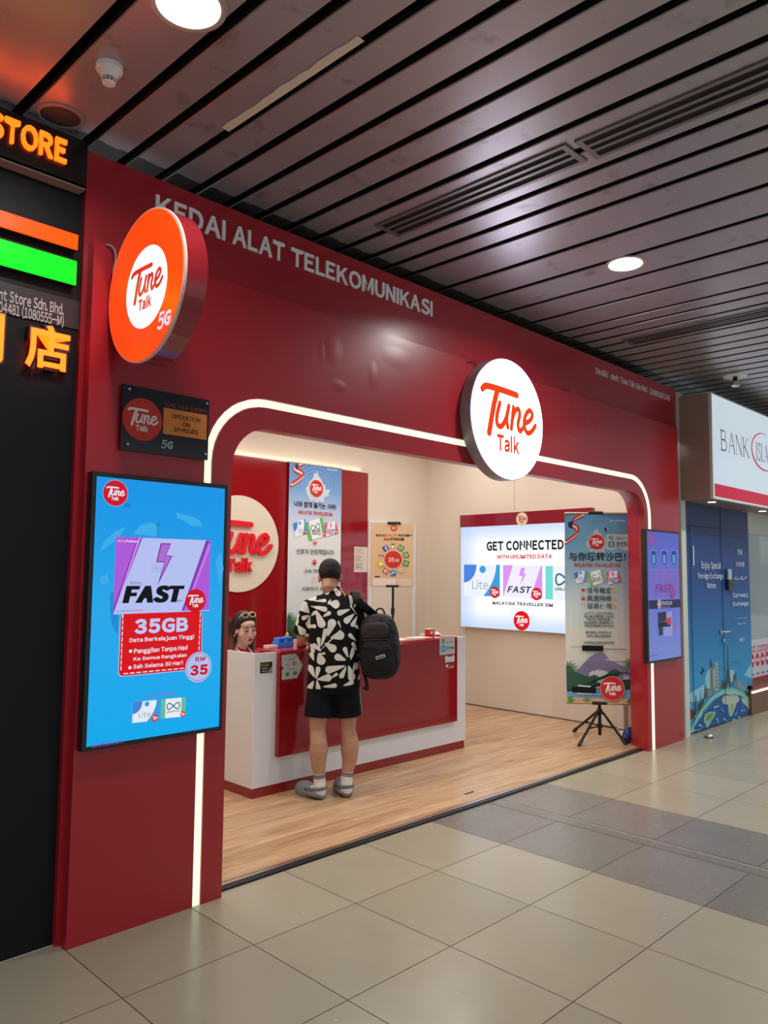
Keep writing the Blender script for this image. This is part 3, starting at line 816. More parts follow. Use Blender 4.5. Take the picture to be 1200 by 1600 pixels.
for y, w0, w1 in ((800, 125, 185), (815, 128, 180), (830, 118, 190), (845, 122, 185), (858, 120, 182)): c.stroke([z(w0, y), z(w1, y-2)], .004, '9aa4f6', smooth=False)
c.stroke([z(65, 897), z(103, 893)], .008, 'b05ab8', smooth=False); c.stroke([z(225, 884), z(242, 882)], .006, 'b0b8ff', smooth=False)
c.build('display', t)

# ------------------------------------------------------------------ red back panel, roundel, white door panel and papers
BP = 3.39
panel = tag(obj('wall_panel', B(0.8, BP, 0.004, 5.005, 3.419, 2.825, bev=.002), REDIN), 'glossy red panel covering the back wall of the shop', 'panel')
t = thing('wall_roundel', 'large cream disc with raised red lettering on the back panel', 'sign', (3.13, BP, 1.40))
rc = Vector((3.145, BP, 1.9)); R_ = 0.505
obj('disc', L([(R_, 0), (R_, .012), (R_-.003, .015)], rc, (0, -1, 0), 80), mat('cream_disc', 'ddd9c4', 0.35), t)
c = Canvas(rc+Vector((0, -.05, 0)), (1, 0, 0), step=.0001); c.logo(.0, .0, R_*.97, mat('red_letter', (0.75, 0.01, 0.02), 0.3, coat=0.3))
c.build('raised_letters', t, thick=.034)

t = thing('door_panel', 'glossy white door panel with pale frame in the back corner', 'door', (5.42, 3.42, 0))
obj('leaf', B(5.03, 3.385, .01, 5.82, 3.415, 2.21), mat('cream_gloss', 'd9ccb4', 0.12, coat=0.5), t)
bm = B(5.01, 3.37, .004, 5.05, 3.419, 2.25); box(bm, 5.80, 3.37, .004, 5.85, 3.419, 2.25); box(bm, 5.05, 3.37, 2.21, 5.80, 3.419, 2.25)
obj('door_frame', bm, WHITEG, t)

c = Canvas((0, BP-.004, 0), (1, 0, 0)); z = c.Z(340, 640, 3.75)
p0 = z(799, 952); p1 = z(880, 806)
c.rect(p0[0], p0[1], p1[0], p1[1], 'd8cfc2')
for k in range(14):
    v = p1[1]-(.07+.06*k)*(p1[1]-p0[1])
    if k in (4, 9): continue
    c.rect(p0[0]+.02, v, p0[0]+.02+random.uniform(.08, .15), v+.004, '8a8078')
tag(c.build('paper_notice', thick=.001), 'white paper notice taped to the red back panel', 'paper')

# ------------------------------------------------------------------ tall banner prints
def ribbon_flag(c, z, pts, w_):
    for off, col in ((-1, 'b83028'), (0, 'e8e4dc'), (1, 'c23a2c')):
        c.stroke([(lambda q: (q[0]+off*w_*.25, q[1]+off*w_*.62))(z(*p)) for p in pts], w_*.75, col)
def sabah(c, u, v, s_, colr):
    sh = [(-.62, -.3), (-.72, -.05), (-.55, .12), (-.5, .3), (-.22, .55), (-.15, .85), (-.02, .75), (.08, .95), (.14, .65), (.3, .55), (.45, .3), (.62, .2), (.6, .02), (1.0, 0), (.8, -.22), (.95, -.3), (.55, -.4), (.5, -.7), (.2, -.62), (0, -.75), (-.2, -.6), (-.4, -.68)]
    c.poly([(u+x*s_, v+y*s_) for x, y in sh], colr)
def foliage(c, u, v, s_, col, n=9, spread=160, a0=10):
    for k in range(n):
        a = math.radians(a0+spread*k/(n-1)); r = s_*random.uniform(.7, 1.1)
        c.stroke([(u, v), (u+r*.6*math.cos(a), v+r*.65*math.sin(a)), (u+r*math.cos(a), v+r*.85*math.sin(a))], s_*.16, col, wd2=s_*.03)
def scene_foot(c, u0, u1, v0, vtop, palm=True):
    """mountain, forest, lagoon and sand at the foot of a banner"""
    W_, H = u1-u0, vtop-v0
    q = lambda x, y: (u0+x*W_, v0+y*H)
    c.poly([q(.15, .60), q(.35, .88), q(.44, .95), q(.52, .98), q(.58, .95), q(.65, .84), q(.85, .72), q(.97, .6), q(.97, .45), q(.15, .45)], '8a80a8')
    for k in range(6):
        x = .26+.08*k; c.stroke([q(x, .62), q(x+.03, .70), q(.41+.03*k, .84-.02*abs(k-2))], W_*.014, '80769e', wd2=0.001)
    c.poly([q(.56, .84), q(.75, .87), q(.93, .86), q(.9, .82), q(.7, .82)], 'e4e0d0')
    top = [(0, .68), (.1, .62), (.2, .56), (.33, .5), (.42, .55), (.5, .5), (.6, .56), (.68, .64), (.74, .66), (.82, .6), (.92, .6), (1, .55)]
    c.poly([q(0, .22)]+[q(*p) for p in top]+[q(1, .22)], '2f5a4a')
    top = [(0, .5), (.12, .45), (.25, .4), (.4, .42), (.55, .38), (.7, .46), (.85, .42), (1, .46)]
    c.poly([q(0, .2)]+[q(*p) for p in top]+[q(1, .2)], '1f4038')
    c.poly([q(0, .08), q(0, .29), q(.3, .27), q(.6, .30), q(1, .27), q(1, .1)], '6fa6d6')
    c.poly([q(0, .16), q(.5, .19), q(.5, .165), q(0, .14)], '8fc0e4')
    c.poly([q(0, 0), q(0, .12), q(.3, .1), q(.6, .13), q(1, .11), q(1, 0)], 'd2b088')
    if palm:
        a = q(.02, .62); foliage(c, a[0], a[1], W_*.18, '3a6a48', 9, 170, -60)
        a = q(.98, .72); foliage(c, a[0], a[1], W_*.16, '5a7a68', 9, 170, 60)
        a = q(.02, .02); foliage(c, a[0], a[1], W_*.12, '5a9a30', 7, 90, 0)
        a = q(.30, .03); foliage(c, a[0], a[1], W_*.10, '8a8a60', 7, 140, 20)
        a = q(.97, .02); foliage(c, a[0], a[1], W_*.12, '4a7a38', 7, 90, 80)

# banner hung on the red panel
t = thing('hanging_banner', 'tall printed Korean travel banner hanging on the red back panel', 'banner', (4.1, 3.35, 0.6))
c = Canvas((0, 3.36, 0), (1, 0, 0), step=.0002); z = c.Z(340, 640, 3.75)
u0, u1, v0, v1 = z(412, 800)[0], z(727, 400)[0], 0.62, z(575, 322)[1]
c.grid(u0, v0, u1, v1, gradient('korean_print', [(0, 'b8d0d8'), (.3, 'd4e2e2'), (.62, 'dfe8e8'), (.75, 'b4cce6'), (.87, '6fa2d8'), (1, '4c88cc')]), 6, 24)
lu, lv = z(578, 463); c.clip = (u0, v0, u1, v1)
for k in range(8): c.ring(lu, lv, .16+.045*k, .008, '86b0de', a0=-10 if k < 6 else 20, a1=190 if k < 6 else 160)
sabah(c, lu, lv, .22, 'c9dae8')
ribbon_flag(c, z, [(505, 312), (460, 330), (455, 352), (490, 372), (495, 395), (435, 440)], .035)
c.poly([z(*p) for p in ((452, 325), (475, 318), (470, 350), (455, 345))], '1c2f6a')
c.roundel(lu, lv, .098, 'd02a22', 'ffffff', edge='e8d0c8'); c.stroke([z(545, 490), z(565, 498), z(590, 485)], .012, '4a6a2a')
c.text('#KitaFaham', z(640, 354), z(700, 352), 'f0f6ff', bold=.02)
c.text('너와 함께 즐기는 사바!', z(448, 568), z(693, 556), '1a1a1a', bold=.02)
c.text('MALAYSIA TRAVELLER SIM', z(475, 611), z(672, 605), 'd83a34', bold=.04)
lite_card(c, quad(z(452, 748), z(528, 725), z(510, 640), z(440, 668)))
unlim_card(c, quad(z(535, 770), z(632, 740), z(612, 630), z(512, 662)), '6fc06a')
fast_card(c, quad(z(630, 745), z(705, 722), z(690, 652), z(625, 665)), pk='e0608a')
u, v = z(567, 800)
for k in range(3): c.ring(u, v, .014+.017*k, .010, 'd83a34', a0=45, a1=135)
c.text('신호가 안정적입니다', z(457, 846), z(680, 822), '1a1a1a', bold=.012)
u, v = z(565, 895); c.disc(u, v, .030, 'd02a2a'); c.stroke([(u-.018, v+.004), (u, v+.014), (u+.018, v)], .006, 'f0d0cc')
c.text('고속 인터넷', z(503, 957), z(625, 935), '1a1a1a', bold=.012)
u, v = z(562, 1002); c.stroke([(u-.02, v-.03), (u-.022, v+.03), (u, v+.04), (u+.02, v+.03), (u+.02, v-.03)], .006, 'e0a090')
c.text('사용하기 쉬움', z(488, 1062), z(640, 1037), '1a1a1a', bold=.012)
scene_foot(c, u0, u1, v0, z(500, 1085)[1])
c.build('print', t)
obj('top_rail', B(u0-.01, 3.352, v1-.012, u1+.01, 3.389, v1+.006), ALU, t)

# ------------------------------------------------------------------ poster on a black clip stand
t = thing('poster_stand', 'black clip stand holding a beige poster with a red disc, behind the counter', 'poster stand', (4.55, 2.45, 0.004))
pc = Vector((4.55, 2.45, 0)); PU = Vector((.705, -.709, 0))
c = Canvas(pc, PU, step=.0002); z = c.Z(560, 780, 5.3333)
a = z(98, 195); b_ = z(462, 195); d_ = z(115, 730)
c.rect(a[0], d_[1], b_[0], a[1], 'd8bd94')
u, v = z(295, 240); c.roundel(u, v, .038, 'd2382c', 'f4d8c8')
c.text('馬來西亞', z(143, 312), z(238, 291), '2a2018', bold=.015); c.text('4G LTE', z(245, 312), z(320, 292), 'd03a2c', bold=.02, shear=.2); c.text('手機流量卡', z(328, 312), z(448, 291), '2a2018', bold=.015)
c.text('高速', z(210, 345), z(257, 322), 'd03a2c', bold=.015); c.text('互聯網流量', z(260, 345), z(380, 322), '2a2018', bold=.015)
u, v = z(290, 503); c.disc(u, v, .093, 'c8352c'); c.text('35', z(247, 522), z(297, 486), 'f4e4d8', bold=.02); c.text('GB', z(300, 521), z(341, 497), 'f4e4d8', bold=.01)
icons = [(227, 410, '2f4f9a', 'f'), (288, 387, 'c8a884', ''), (353, 406, '3a8a3a', 'o'), (396, 465, '3f8f3f', 'o'), (395, 535, '2f7f2f', 'o'), (355, 590, 'e0cfb0', 'r'), (290, 617, '3a78b8', 't'), (227, 597, 'd0603a', 'c'), (187, 538, 'd8c840', 'g')]
for x, y, col, kind in icons:
    u, v = z(x, y); ang = math.atan2(v-z(290, 503)[1], u-z(290, 503)[0])-PI/2; s_ = .030
    rr = lambda px, py: (u+px*math.cos(ang)-py*math.sin(ang), v+px*math.sin(ang)+py*math.cos(ang))
    if kind == 'r': c.disc(u, v, s_, col); c.ring(u, v, s_, .003, '8a7a68'); c.stroke([rr(-.015, 0), rr(.015, 0)], .004, '8a7a68', smooth=False); continue
    c.poly([rr(-s_, -s_), rr(s_, -s_), rr(s_, s_), rr(-s_, s_)], col)
    if kind == 'f': c.stroke([rr(.004, -s_), rr(.004, .012), rr(.016, .02)], .010, 'f0e8e0'); c.stroke([rr(-.008, -.002), rr(.016, -.002)], .007, 'f0e8e0', smooth=False)
    if kind == 'o': c.disc(u, v, .019, 'f0ece0'); c.disc(u, v, .012, col)
    if kind == 't': c.stroke([rr(-.018, -.008), rr(0, -.012), rr(.018, .012)], .011, 'f0ece8')
    if kind == 'c': c.ring(u, v, .016, .006, 'f4e0e8'); c.ring(u, v, .006, .004, 'f4e0e8')
    if kind == 'g': c.disc(u, v, .014, 'f4f0d0'); c.rect(u-.014, v-.016, u+.014, v-.004, 'f4f0d0')
    if kind == '': c.disc(u, v+.008, .014, '4a3a30'); c.disc(u, v-.010, .018, 'e8dcc8')
u, v = z(188, 468); c.text('You', (u-.034, v-.010), (u-.004, v+.014), '8a3a30'); c.text('Tube', (u, v-.012), (u+.036, v+.012), 'c8352c', bold=.02)
c.rect(*z(138, 648), *z(160, 640), '1c1814'); c.rect(*z(162, 648), *z(178, 640), '1c1814')
c.build('poster', t, thick=.002)
cs = Canvas(pc+Vector((-.709, -.705, 0))*.004, PU, step=.0002); 
p0 = z(118, 722); p1 = z(450, 662); mid = z(312, 700)[0]
cs.rect(p0[0], p0[1], mid, p1[1], mat('clear_sleeve', 'e6dcd0', 0.15)); cs.rect(mid+.004, p0[1], p1[0], p1[1], mat('clear_sleeve_b', 'dcc9ae', 0.15))
cs.build('paper_strip', t)
def bar_on(u, v, hw, hh, hd=.014):
    bm = bmesh.new(); box(bm, -hw, -hd, -hh, hw, hd, hh, bev=.002)
    m_ = Matrix.Translation(pc+PU*u+Vector((0, 0, v))) @ Matrix.Rotation(math.atan2(PU.y, PU.x), 4, 'Z'); bm.transform(m_); return bm
u, v = z(297, 199); obj('top_clip', bar_on(u, v, .072, .013), BLACK, t)
ub, vb = z(282, 725); obj('bottom_clip', bar_on(ub, vb, .068, .013), BLACK, t)
up_ = z(288, 800)[0]; base = pc+PU*up_+Vector((.709, .705, 0))*.02
obj('pole', T([(base.x, base.y, .03), (base.x, base.y, vb+.02)], .013, 10), BLACKM, t)
obj('pole_back', T([(base.x, base.y, vb), (base.x, base.y, v)], .008, 8), BLACKM, t)
obj('collar', T([(base.x, base.y, z(288, 935)[1]-.035), (base.x, base.y, z(288, 935)[1]+.035)], .021, 10), BLACK, t)
for k in range(3):
    a = 2*PI*k/3+.4
    obj('leg', T([(base.x, base.y, .22), (base.x+.3*math.cos(a), base.y+.3*math.sin(a), .016)], .011, 8), BLACKM, t)

# ------------------------------------------------------------------ lightbox on the right wall
t = thing('lightbox', 'big glowing white lightbox advert on the right wall, under a red strip', 'lightbox', (6.11, 1.88, 0.95))
LX = 6.06
c = Canvas((LX-.001, 0, 0), (0, -1, 0), step=.0002, emit=1.0); z = c.Z(700, 780, 6)
yl, yr = -z(121, 700)[0], 2*1.885-(-z(121, 700)[0])     # left edge, and its mirror about the centred marks
yl = -z(121, 700)[0]; ym = -z(690, 187)[0]; yr = 2*ym-yl
zt = z(121, 265)[1]; zb = z(121, 1190)[1]; zr = z(121, 153)[1]
obj('frame', B(LX+.001, yr, zb-.006, 6.119, yl, zt), mat('white_frame', 'e4e6ea', 0.3), t)
obj('header_strip', B(LX-.012, yr-.004, zt, 6.119, yl+.004, zr), mat('crimson_strip', (0.24, 0.006, 0.022), 0.2, coat=.4), t)
def lbmat():
    """translucent face: bluer towards its unlit border"""
    m = mat('lightbox_white', 'ffffff', 0.2); nt = m.node_tree; b = nt.nodes['Principled BSDF']
    b.inputs['Base Color'].default_value = (0.02, 0.02, 0.02, 1)
    tc = nt.nodes.new('ShaderNodeTexCoord'); sp = nt.nodes.new('ShaderNodeSeparateXYZ'); nt.links.new(tc.outputs['UV'], sp.inputs[0])
    prod = None
    for ax_, k in (('X', 1.0), ('Y', 1.0)):
        o_ = nt.nodes.new('ShaderNodeMath'); o_.operation = 'SUBTRACT'; o_.inputs[0].default_value = 1; nt.links.new(sp.outputs[ax_], o_.inputs[1])
        mn = nt.nodes.new('ShaderNodeMath'); mn.operation = 'MINIMUM'; nt.links.new(sp.outputs[ax_], mn.inputs[0]); nt.links.new(o_.outputs[0], mn.inputs[1])
        mr = nt.nodes.new('ShaderNodeMapRange'); mr.interpolation_type = 'SMOOTHSTEP'; mr.inputs['From Max'].default_value = .20; mr.inputs['To Min'].default_value = .35; nt.links.new(mn.outputs[0], mr.inputs['Value'])
        if prod is None: prod = mr.outputs['Result']
        else:
            mu_ = nt.nodes.new('ShaderNodeMath'); mu_.operation = 'MULTIPLY'; nt.links.new(prod, mu_.inputs[0]); nt.links.new(mr.outputs['Result'], mu_.inputs[1]); prod = mu_.outputs[0]
    mx = nt.nodes.new('ShaderNodeMix'); mx.data_type = 'RGBA'; mx.inputs[6].default_value = rgb('a9c8f4'); mx.inputs[7].default_value = rgb('fbfdff')
    nt.links.new(prod, mx.inputs[0]); nt.links.new(mx.outputs[2], b.inputs['Emission Color']); b.inputs['Emission Strength'].default_value = 1.05
    return m
c.rect(-yl, zb, -yr, zt, lbmat())
c.text('GET CONNECTED', z(362, 485), z(1085, 376), '17202c', bold=.05)
c.text('WITH UNLIMITED DATA', z(458, 560), z(975, 516), 'e01c30', bold=.045)
lite_card(c, quad(z(150, 903), z(487, 912), z(487, 615), z(150, 613)), word='7a8490')
fast_card(c, quad(z(517, 915), z(885, 935), z(885, 624), z(517, 617)), word='2c3038', pk='dc98f4')
b0 = z(915, 938); b1 = z(915, 626); wd = z(885, 624)[0]-z(517, 617)[0]
unlim_card(c, quad(b0, (b0[0]+wd, b0[1]-.006), (b1[0]+wd, b1[1]+.004), b1), '78dcd8')
c.text('MALAYSIA TRAVELLER SIM', z(420, 986), z(985, 978), '1c2a44', bold=.045)
u, v = z(693, 1165)
for k in range(3): c.ring(u, v, .135+.028*k, .004, 'c0dcf4', a0=-20, a1=200)
v = max(v, zb+.112); c.roundel(u, v, .112, 'e8101c', 'ffffff')
c.text('5G', z(780, 1118), z(800, 1096), '8ab4d4')
c.text('tunetalk.com', z(160, 1183), z(215, 1178), 'e06a70')
c.build('lit_face', t)
c = Canvas((LX-.0125, 0, 0), (0, -1, 0)); u, v = c.P(700+692/6, 780+187/6)
c.roundel(u, v, .080, 'e2d3bc', 'c0402c'); c.build('roundel', t, thick=.006)
obj('cord', T([(LX+.02, yl-.03, zb), (LX+.03, yl-.05, zb-.09), (6.1, yl-.04, zb-.2)], .004, 6), WHITEP, t)

# ------------------------------------------------------------------ banner on a tripod stand beside the right pillar
t = thing('banner_stand', 'tall Chinese travel banner on a black tripod stand beside the right pillar', 'banner stand', (5.37, 0.58, 0.004))
bp = Vector((5.37, 0.58, 0)); BU = Vector((.64, -.768, 0)); BN = BU.cross(Vector((0, 0, 1)))
c = Canvas(bp+BN*.03, BU, step=.0002); z = c.Z(860, 780, 4)
uL, uR = z(97, 700)[0], z(505, 700)[0]
vT, vB = z(290, 88)[1], z(310, 1275)[1]
HW = (uR-uL)/2; UM = (uL+uR)/2
uL = UM-HW*1.0; uR = UM+HW*1.0
def curl(u, v):
    e = (u-UM)/HW; s_ = (v-vB)/(vT-vB)
    return -.055*abs(e)**2.5*math.sin(PI*min(max(s_, 0), 1)) + .006*math.sin(9*s_+3*e)
c.deform = curl
c.grid(uL, vB, uR, vT, gradient('chinese_print', [(0, 'c8d4cc'), (.3, 'dce0d2'), (.5, 'c9dcdc'), (.64, 'a8cada'), (.82, '6fadcf'), (1, '4f98c8')]), 10, 40)
lu, lv = z(288, 268); c.clip = (uL, vB, uR, vT)
for k in range(7): c.ring(lu, lv, .10+.026*k, .005, '8fc0da', a0=20, a1=170)
sabah(c, lu, lv, .15, 'b4cedc')
ribbon_flag(c, z, [(205, 95), (150, 125), (135, 160), (165, 180), (165, 215), (100, 268)], .026)
c.poly([z(*p) for p in ((110, 145), (140, 135), (138, 185), (115, 175))], '1c2f6a')
c.text('#KitaFaham', z(372, 139), z(465, 129), 'e8f2fa', bold=.02)
c.stroke([z(338, 195), z(345, 180), z(348, 205)], .008, '20242a')
c.roundel(lu, lv, .072, 'cf2f26', 'ffffff', edge='c8a89c'); c.stroke([z(240, 300), z(262, 306), z(285, 292)], .007, '4a6a2a')
p0 = z(350, 318); p1 = z(498, 219); c.rrect(p0[0], p0[1], uR-.004, p1[1], .006, 'c4d4d8')
u, v = z(378, 241); c.disc(u, v, .024, '3a9a3a', .019); c.stroke([(u-.012, v), (u-.003, v-.007), (u+.013, v+.009)], .006, 'eef4ee')
p0 = z(362, 301); p1 = z(400, 264); c.rrect(p0[0], p0[1], p1[0], p1[1], .006, '2f86c8'); c.text('支', z(368, 297), z(394, 268), 'e8f2fa')
c.text('微信支付', z(407, 256), z(485, 233), '8a989c'); c.text('支付宝', z(410, 292), z(482, 264), '1a2228', bold=.012); c.text('ALIPAY', z(413, 302), z(476, 295), '2a3238')
c.text('与你玩转沙巴！', z(118, 386), z(472, 333), '14181c', bold=.012)
c.text('MALAYSIA TRAVELLER SIM', z(152, 423), z(437, 400), 'cc3a34', bold=.04)
lite_card(c, quad(z(165, 528), z(232, 510), z(222, 442), z(148, 462)))
unlim_card(c, quad(z(250, 545), z(345, 515), z(325, 435), z(232, 460)), '7fc07a')
fast_card(c, quad(z(358, 535), z(442, 510), z(420, 445), z(348, 455)), pk='e0608a')
rows = [('信号稳定', 588, 552), ('高速网络', 637, 600), ('容易使用', 685, 650)]
for k, (s_, a, b_) in enumerate(rows):
    c.text(s_, z(228, a), z(380, b_), '1c2024', bold=.01)
    u, v = z(398, (a+b_)/2); c.rrect(u-.016, v-.018, u+.016, v+.012, .006, 'e0b83a'); c.rrect(u-.014, v, u-.003, v+.026, .005, 'e0b83a')
    u, v = z(204, (a+b_)/2)
    if k == 0: c.poly([(u-.022, v+.012), (u, v-.018), (u+.022, v+.012), (u, v+.018)], 'c83028')
    if k == 1: c.disc(u, v, .019, 'c83028'); c.stroke([(u-.012, v+.004), (u, v+.009), (u+.012, v)], .005, 'f0c8c0')
    if k == 2: c.stroke([(u-.013, v-.018), (u-.014, v+.018), (u, v+.024), (u+.013, v+.018), (u+.013, v-.018)], .004, 'cc8a80')
for s_, y, w_ in (('上山下海, 认识沙巴的神山,', 713, 192), ('美人鱼岛,曼塔那, 马布岛,', 733, 184), ('邦邦岛,卡帕莱岛等,', 752, 146), ('在仙本那,踏上浪漫椰林打卡,', 772, 190), ('体验热带美景,玩转沙巴!', 792, 182), ('随时随地上传您的大片,', 833, 166), ('与家人朋友保持联系!', 855, 158), ('立即前往各商店选购买吧!', 896, 190)):
    c.text(s_, z(302-w_/2, y+8), z(302+w_/2, y-8), '2c3230', bold=.012)
scene_foot(c, uL, uR, vB, z(300, 948)[1])
c.stroke([z(128, 923), z(200, 922)], .004, '3a4040', smooth=False); c.stroke([z(330, 934), z(474, 940)], .007, '4a5050', smooth=False)
c.rect(*z(195, 946), *z(327, 914), '050505')
c.stroke([z(172, 1163), z(245, 1168)], .012, 'e8eef0', smooth=False); c.rect(*z(133, 1204), *z(281, 1174), '050505'); c.stroke([z(165, 1212), z(255, 1216)], .010, 'c8dce8', smooth=False)
u, v = z(383, 1180); c.roundel(u, v, .112, 'd2302a', 'ffffff', edge='d89a92')
u, v = z(468, 1114); c.fiveg(u, v, .034, 'e8ecec', '2a3a38')
c.build('banner_print', t)
cb = Canvas(bp+BN*.029, BU); cb.deform = lambda u, v: curl(u, v)-.0012; cb.N = -cb.N*0+cb.N
cb.grid(uL, vB, uR, vT, mat('banner_back', 'd8d8d4', 0.6), 10, 40); cb.build('banner_backing', t)
def W(u, v, n=0.03): q = bp+BU*u+BN*n; return (q.x, q.y, v)
RAIL = mat('beige_rail', 'b8a78c', 0.35, metal=0.3)
obj('top_rail', T([W(uL-.004, vT), W(uR+.004, vT)], .011, 10), RAIL, t)
obj('bottom_rail', T([W(uL-.008, vB), W(uR+.008, vB)], .013, 10), RAIL, t)
pu = z(311, 1330)[0]
obj('top_clip', T([W(z(235, 90)[0], vT+.004, .03), W(z(328, 90)[0], vT+.004, .03)], .016, 8), BLACK, t)
obj('bottom_clip', T([W(z(258, 1275)[0], vB+.004, .036), W(z(352, 1275)[0], vB+.004, .036)], .019, 8), BLACK, t)
vp = z(311, 1488)[1]
obj('pole', T([W(pu, max(vp, .06), 0), W(pu, vB+.02, 0)], .016, 12), BLACKM, t)
obj('back_pole', T([W(pu, vB, -.035), W(pu, vT, -.035)], .009, 8), BLACKM, t)
cu_ = z(311, 1330)[1]; cl = z(311, 1420)[1]
obj('collar', T([W(pu, cu_-.025, 0), W(pu, cu_+.025, 0)], .027, 12), BLACK, t)
obj('lower_collar', T([W(pu, cl-.02, 0), W(pu, cl+.02, 0)], .025, 12), BLACK, t)
hub = Vector(W(pu, 0, 0))
feet = [(5.05, .545, .016), (5.60, .93, .016), (5.43, .275, .016)]
for (fx, fy, fz) in feet:
    d = Vector((fx-hub.x, fy-hub.y, 0)); q = d.normalized()*.028
    top = Vector((hub.x+q.x, hub.y+q.y, cu_)); end = Vector((fx, fy, fz))
    lg = obj('leg', T([top, end], .0125, 8), BLACKM, t)
    obj('rubber_foot', T([end+(top-end).normalized()*.05, end], .018, 10, cap='round'), BLACK, lg)
    m_ = top+(end-top)*.52
    obj('brace', T([(hub.x+q.x*.8, hub.y+q.y*.8, cl), tuple(m_)], .007, 6), BLACKM, t)

o = obj('bag_bundle', None or (lambda bm: (ellipsoid(bm, (5.53, .30, .075), (.055, .05, .072), seg=16, rings=10), ellipsoid(bm, (5.51, .31, .05), (.05, .04, .048)), ellipsoid(bm, (5.55, .29, .12), (.03, .025, .04)), remeshed(bm, .008, 3))[-1])(bmesh.new()), mat('blue_bag', (0.01, 0.03, 0.14), 0.45), smooth=True)
tag(o, 'dark blue bundled bag on the floor by the tripod foot', 'bag')
o = obj('cable_trunking', B(6.06, .62, .012, 6.112, .70, .50, bev=.004), WHITEP); tag(o, 'white cable trunking on the right wall behind the tripod', 'trunking')
o = obj('floor_socket', B(5.72, .42, .005, 5.98, .50, .055, bev=.006), WHITEP); tag(o, 'white socket strip lying on the shop floor behind the tripod', 'power strip')
c = Canvas((0, 0, .0046), (1, 0, 0), (0, 1, 0)); c.rect(3.036, .278, 3.139, .30, '15100c'); tag(c.build('floor_mark', thick=.0005), 'short black tape mark on the wood floor near the threshold', 'tape')

# ------------------------------------------------------------------ service counter
t = thing('service_counter', 'white and glossy red service counter with a red foot inside the shop', 'counter', (3.02, 1.4, 0.004))
bm = B(1.83, 1.24, .075, 4.222, 1.275, 1.02, bev=.002)
obj('front_board', bm, WHITEG, t)
obj('side_board', B(1.83, 1.275, .075, 1.87, 1.78, 1.02, bev=.002), WHITEG, t)
obj('side_board', B(4.182, 1.275, .075, 4.222, 1.78, 1.02, bev=.002), WHITEG, t)
obj('plinth', B(1.838, 1.248, .004, 4.212, 1.75, .075), mat('red_plinth', (0.27, 0.010, 0.014), 0.25, coat=.4), t)
obj('red_front', B(2.026, 1.20, .272, 4.055, 1.24, 1.012, bev=.003), REDIN, t)
obj('counter_top', B(2.026, 1.20, 1.012, 4.055, 1.50, 1.032, bev=.003), mat('red_top', (0.45, 0.02, 0.025), 0.15, coat=.4), t)
obj('desk_top', B(1.87, 1.28, .735, 4.18, 1.76, .76), WHITEG, t)
c = Canvas((0, 1.1995, 0), (1, 0, 0), step=.0003); z = c.Z(340, 920, 8.5714)
pts = [(860, 888), (1045, 865), (1142, 1020), (1065, 1195), (858, 1218), (885, 1075)]
c.poly([z(*p) for p in [(858, 890), (1045, 865), (1142, 1022), (1065, 1195), (858, 1220), (860, 1098), (885, 1062), (862, 1035)]], 'b7c4c2')
c.text('WE ACCEPT', z(892, 955), z(1040, 925), '5a6468'); c.text('VISA', z(905, 1027), z(965, 1006), '2a3a5a', bold=.03, shear=.2)
u, v = z(1025, 1000); c.disc(u, v, .013, 'c83a28'); u, v = z(1042, 996); c.disc(u, v, .013, 'd8882c')
c.text('PayPal', z(938, 1083), z(1035, 1060), '3a4a7a', bold=.03)
for x, y in ((932, 1142), (1034, 1126)):
    p0 = z(x-22, y+22); p1 = z(x+24, y-20); c.rect(p0[0], p0[1], p1[0], p1[1], '3c4448'); c.stroke([z(x-16, y+2), z(x+18, y-2)], .004, 'b7c4c2', smooth=False)
c.build('card_sticker', t)
c = Canvas((0, 1.2395, 0), (1, 0, 0), step=.0003)
p0 = z(612, 1142); p1 = z(778, 980); c.rect(p0[0], p0[1], p1[0], p1[1], '1a1c18')
p0_ = z(620, 1055); p1_ = z(735, 1000); c.rect(p0_[0], p0_[1], p1_[0], p1_[1], '7a7a2a'); c.stroke([z(630, 1040), z(680, 1015), z(725, 1012)], .006, '4a4a20')
for y in (1072, 1108): a = z(632, y+12); b_ = z(715, y-8); c.rrect(a[0], a[1], b_[0], b_[1], .004, 'd8dcd8')
c.poly([z(*p) for p in ((725, 1090), (775, 1040), (775, 1135), (725, 1135))], '8a9488')
c.build('promo_sticker', t)
c = Canvas((0, 1.1995, 0), (1, 0, 0), step=.0003); z = c.Z(560, 780, 5.3333)
p0 = z(677, 1300); p1 = z(803, 1150); c.rect(p0[0], p0[1], p1[0], p1[1], 'b4c4c8')
u, v = z(708, 1185); c.disc(u, v, .022, '2a8a34'); c.stroke([(u-.011, v), (u-.003, v-.007), (u+.012, v+.009)], .005, 'e4f0e4')
c.text('微信支付', z(733, 1202), z(797, 1178), '7a8a90'); p0 = z(690, 1272); p1 = z(727, 1218); c.rect(p0[0], p0[1], p1[0], p1[1], '3a8cc8'); c.text('支', z(696, 1262), z(721, 1228), 'dceaf4')
c.text('支付宝', z(733, 1252), z(795, 1222), '3a464c', bold=.015); c.text('ALIPAY', z(735, 1270), z(793, 1258), '5a686e')
c.build('payment_sticker', t)
c = Canvas((0, 1.1995, 0), (1, 0, 0), step=.0003)
p0 = z(724, 1362); p1 = z(800, 1298); c.rect(p0[0], p0[1], p1[0], p1[1], 'c8ced0'); p0 = z(742, 1314); p1 = z(784, 1300); c.rect(p0[0], p0[1], p1[0], p1[1], 'a8303a')
c.text('SENTUH', z(730, 1352), z(796, 1340), '3a4a48'); c.build('contactless_sticker', t)
c = Canvas((0, 1.1995, 0), (1, 0, 0), step=.0003)
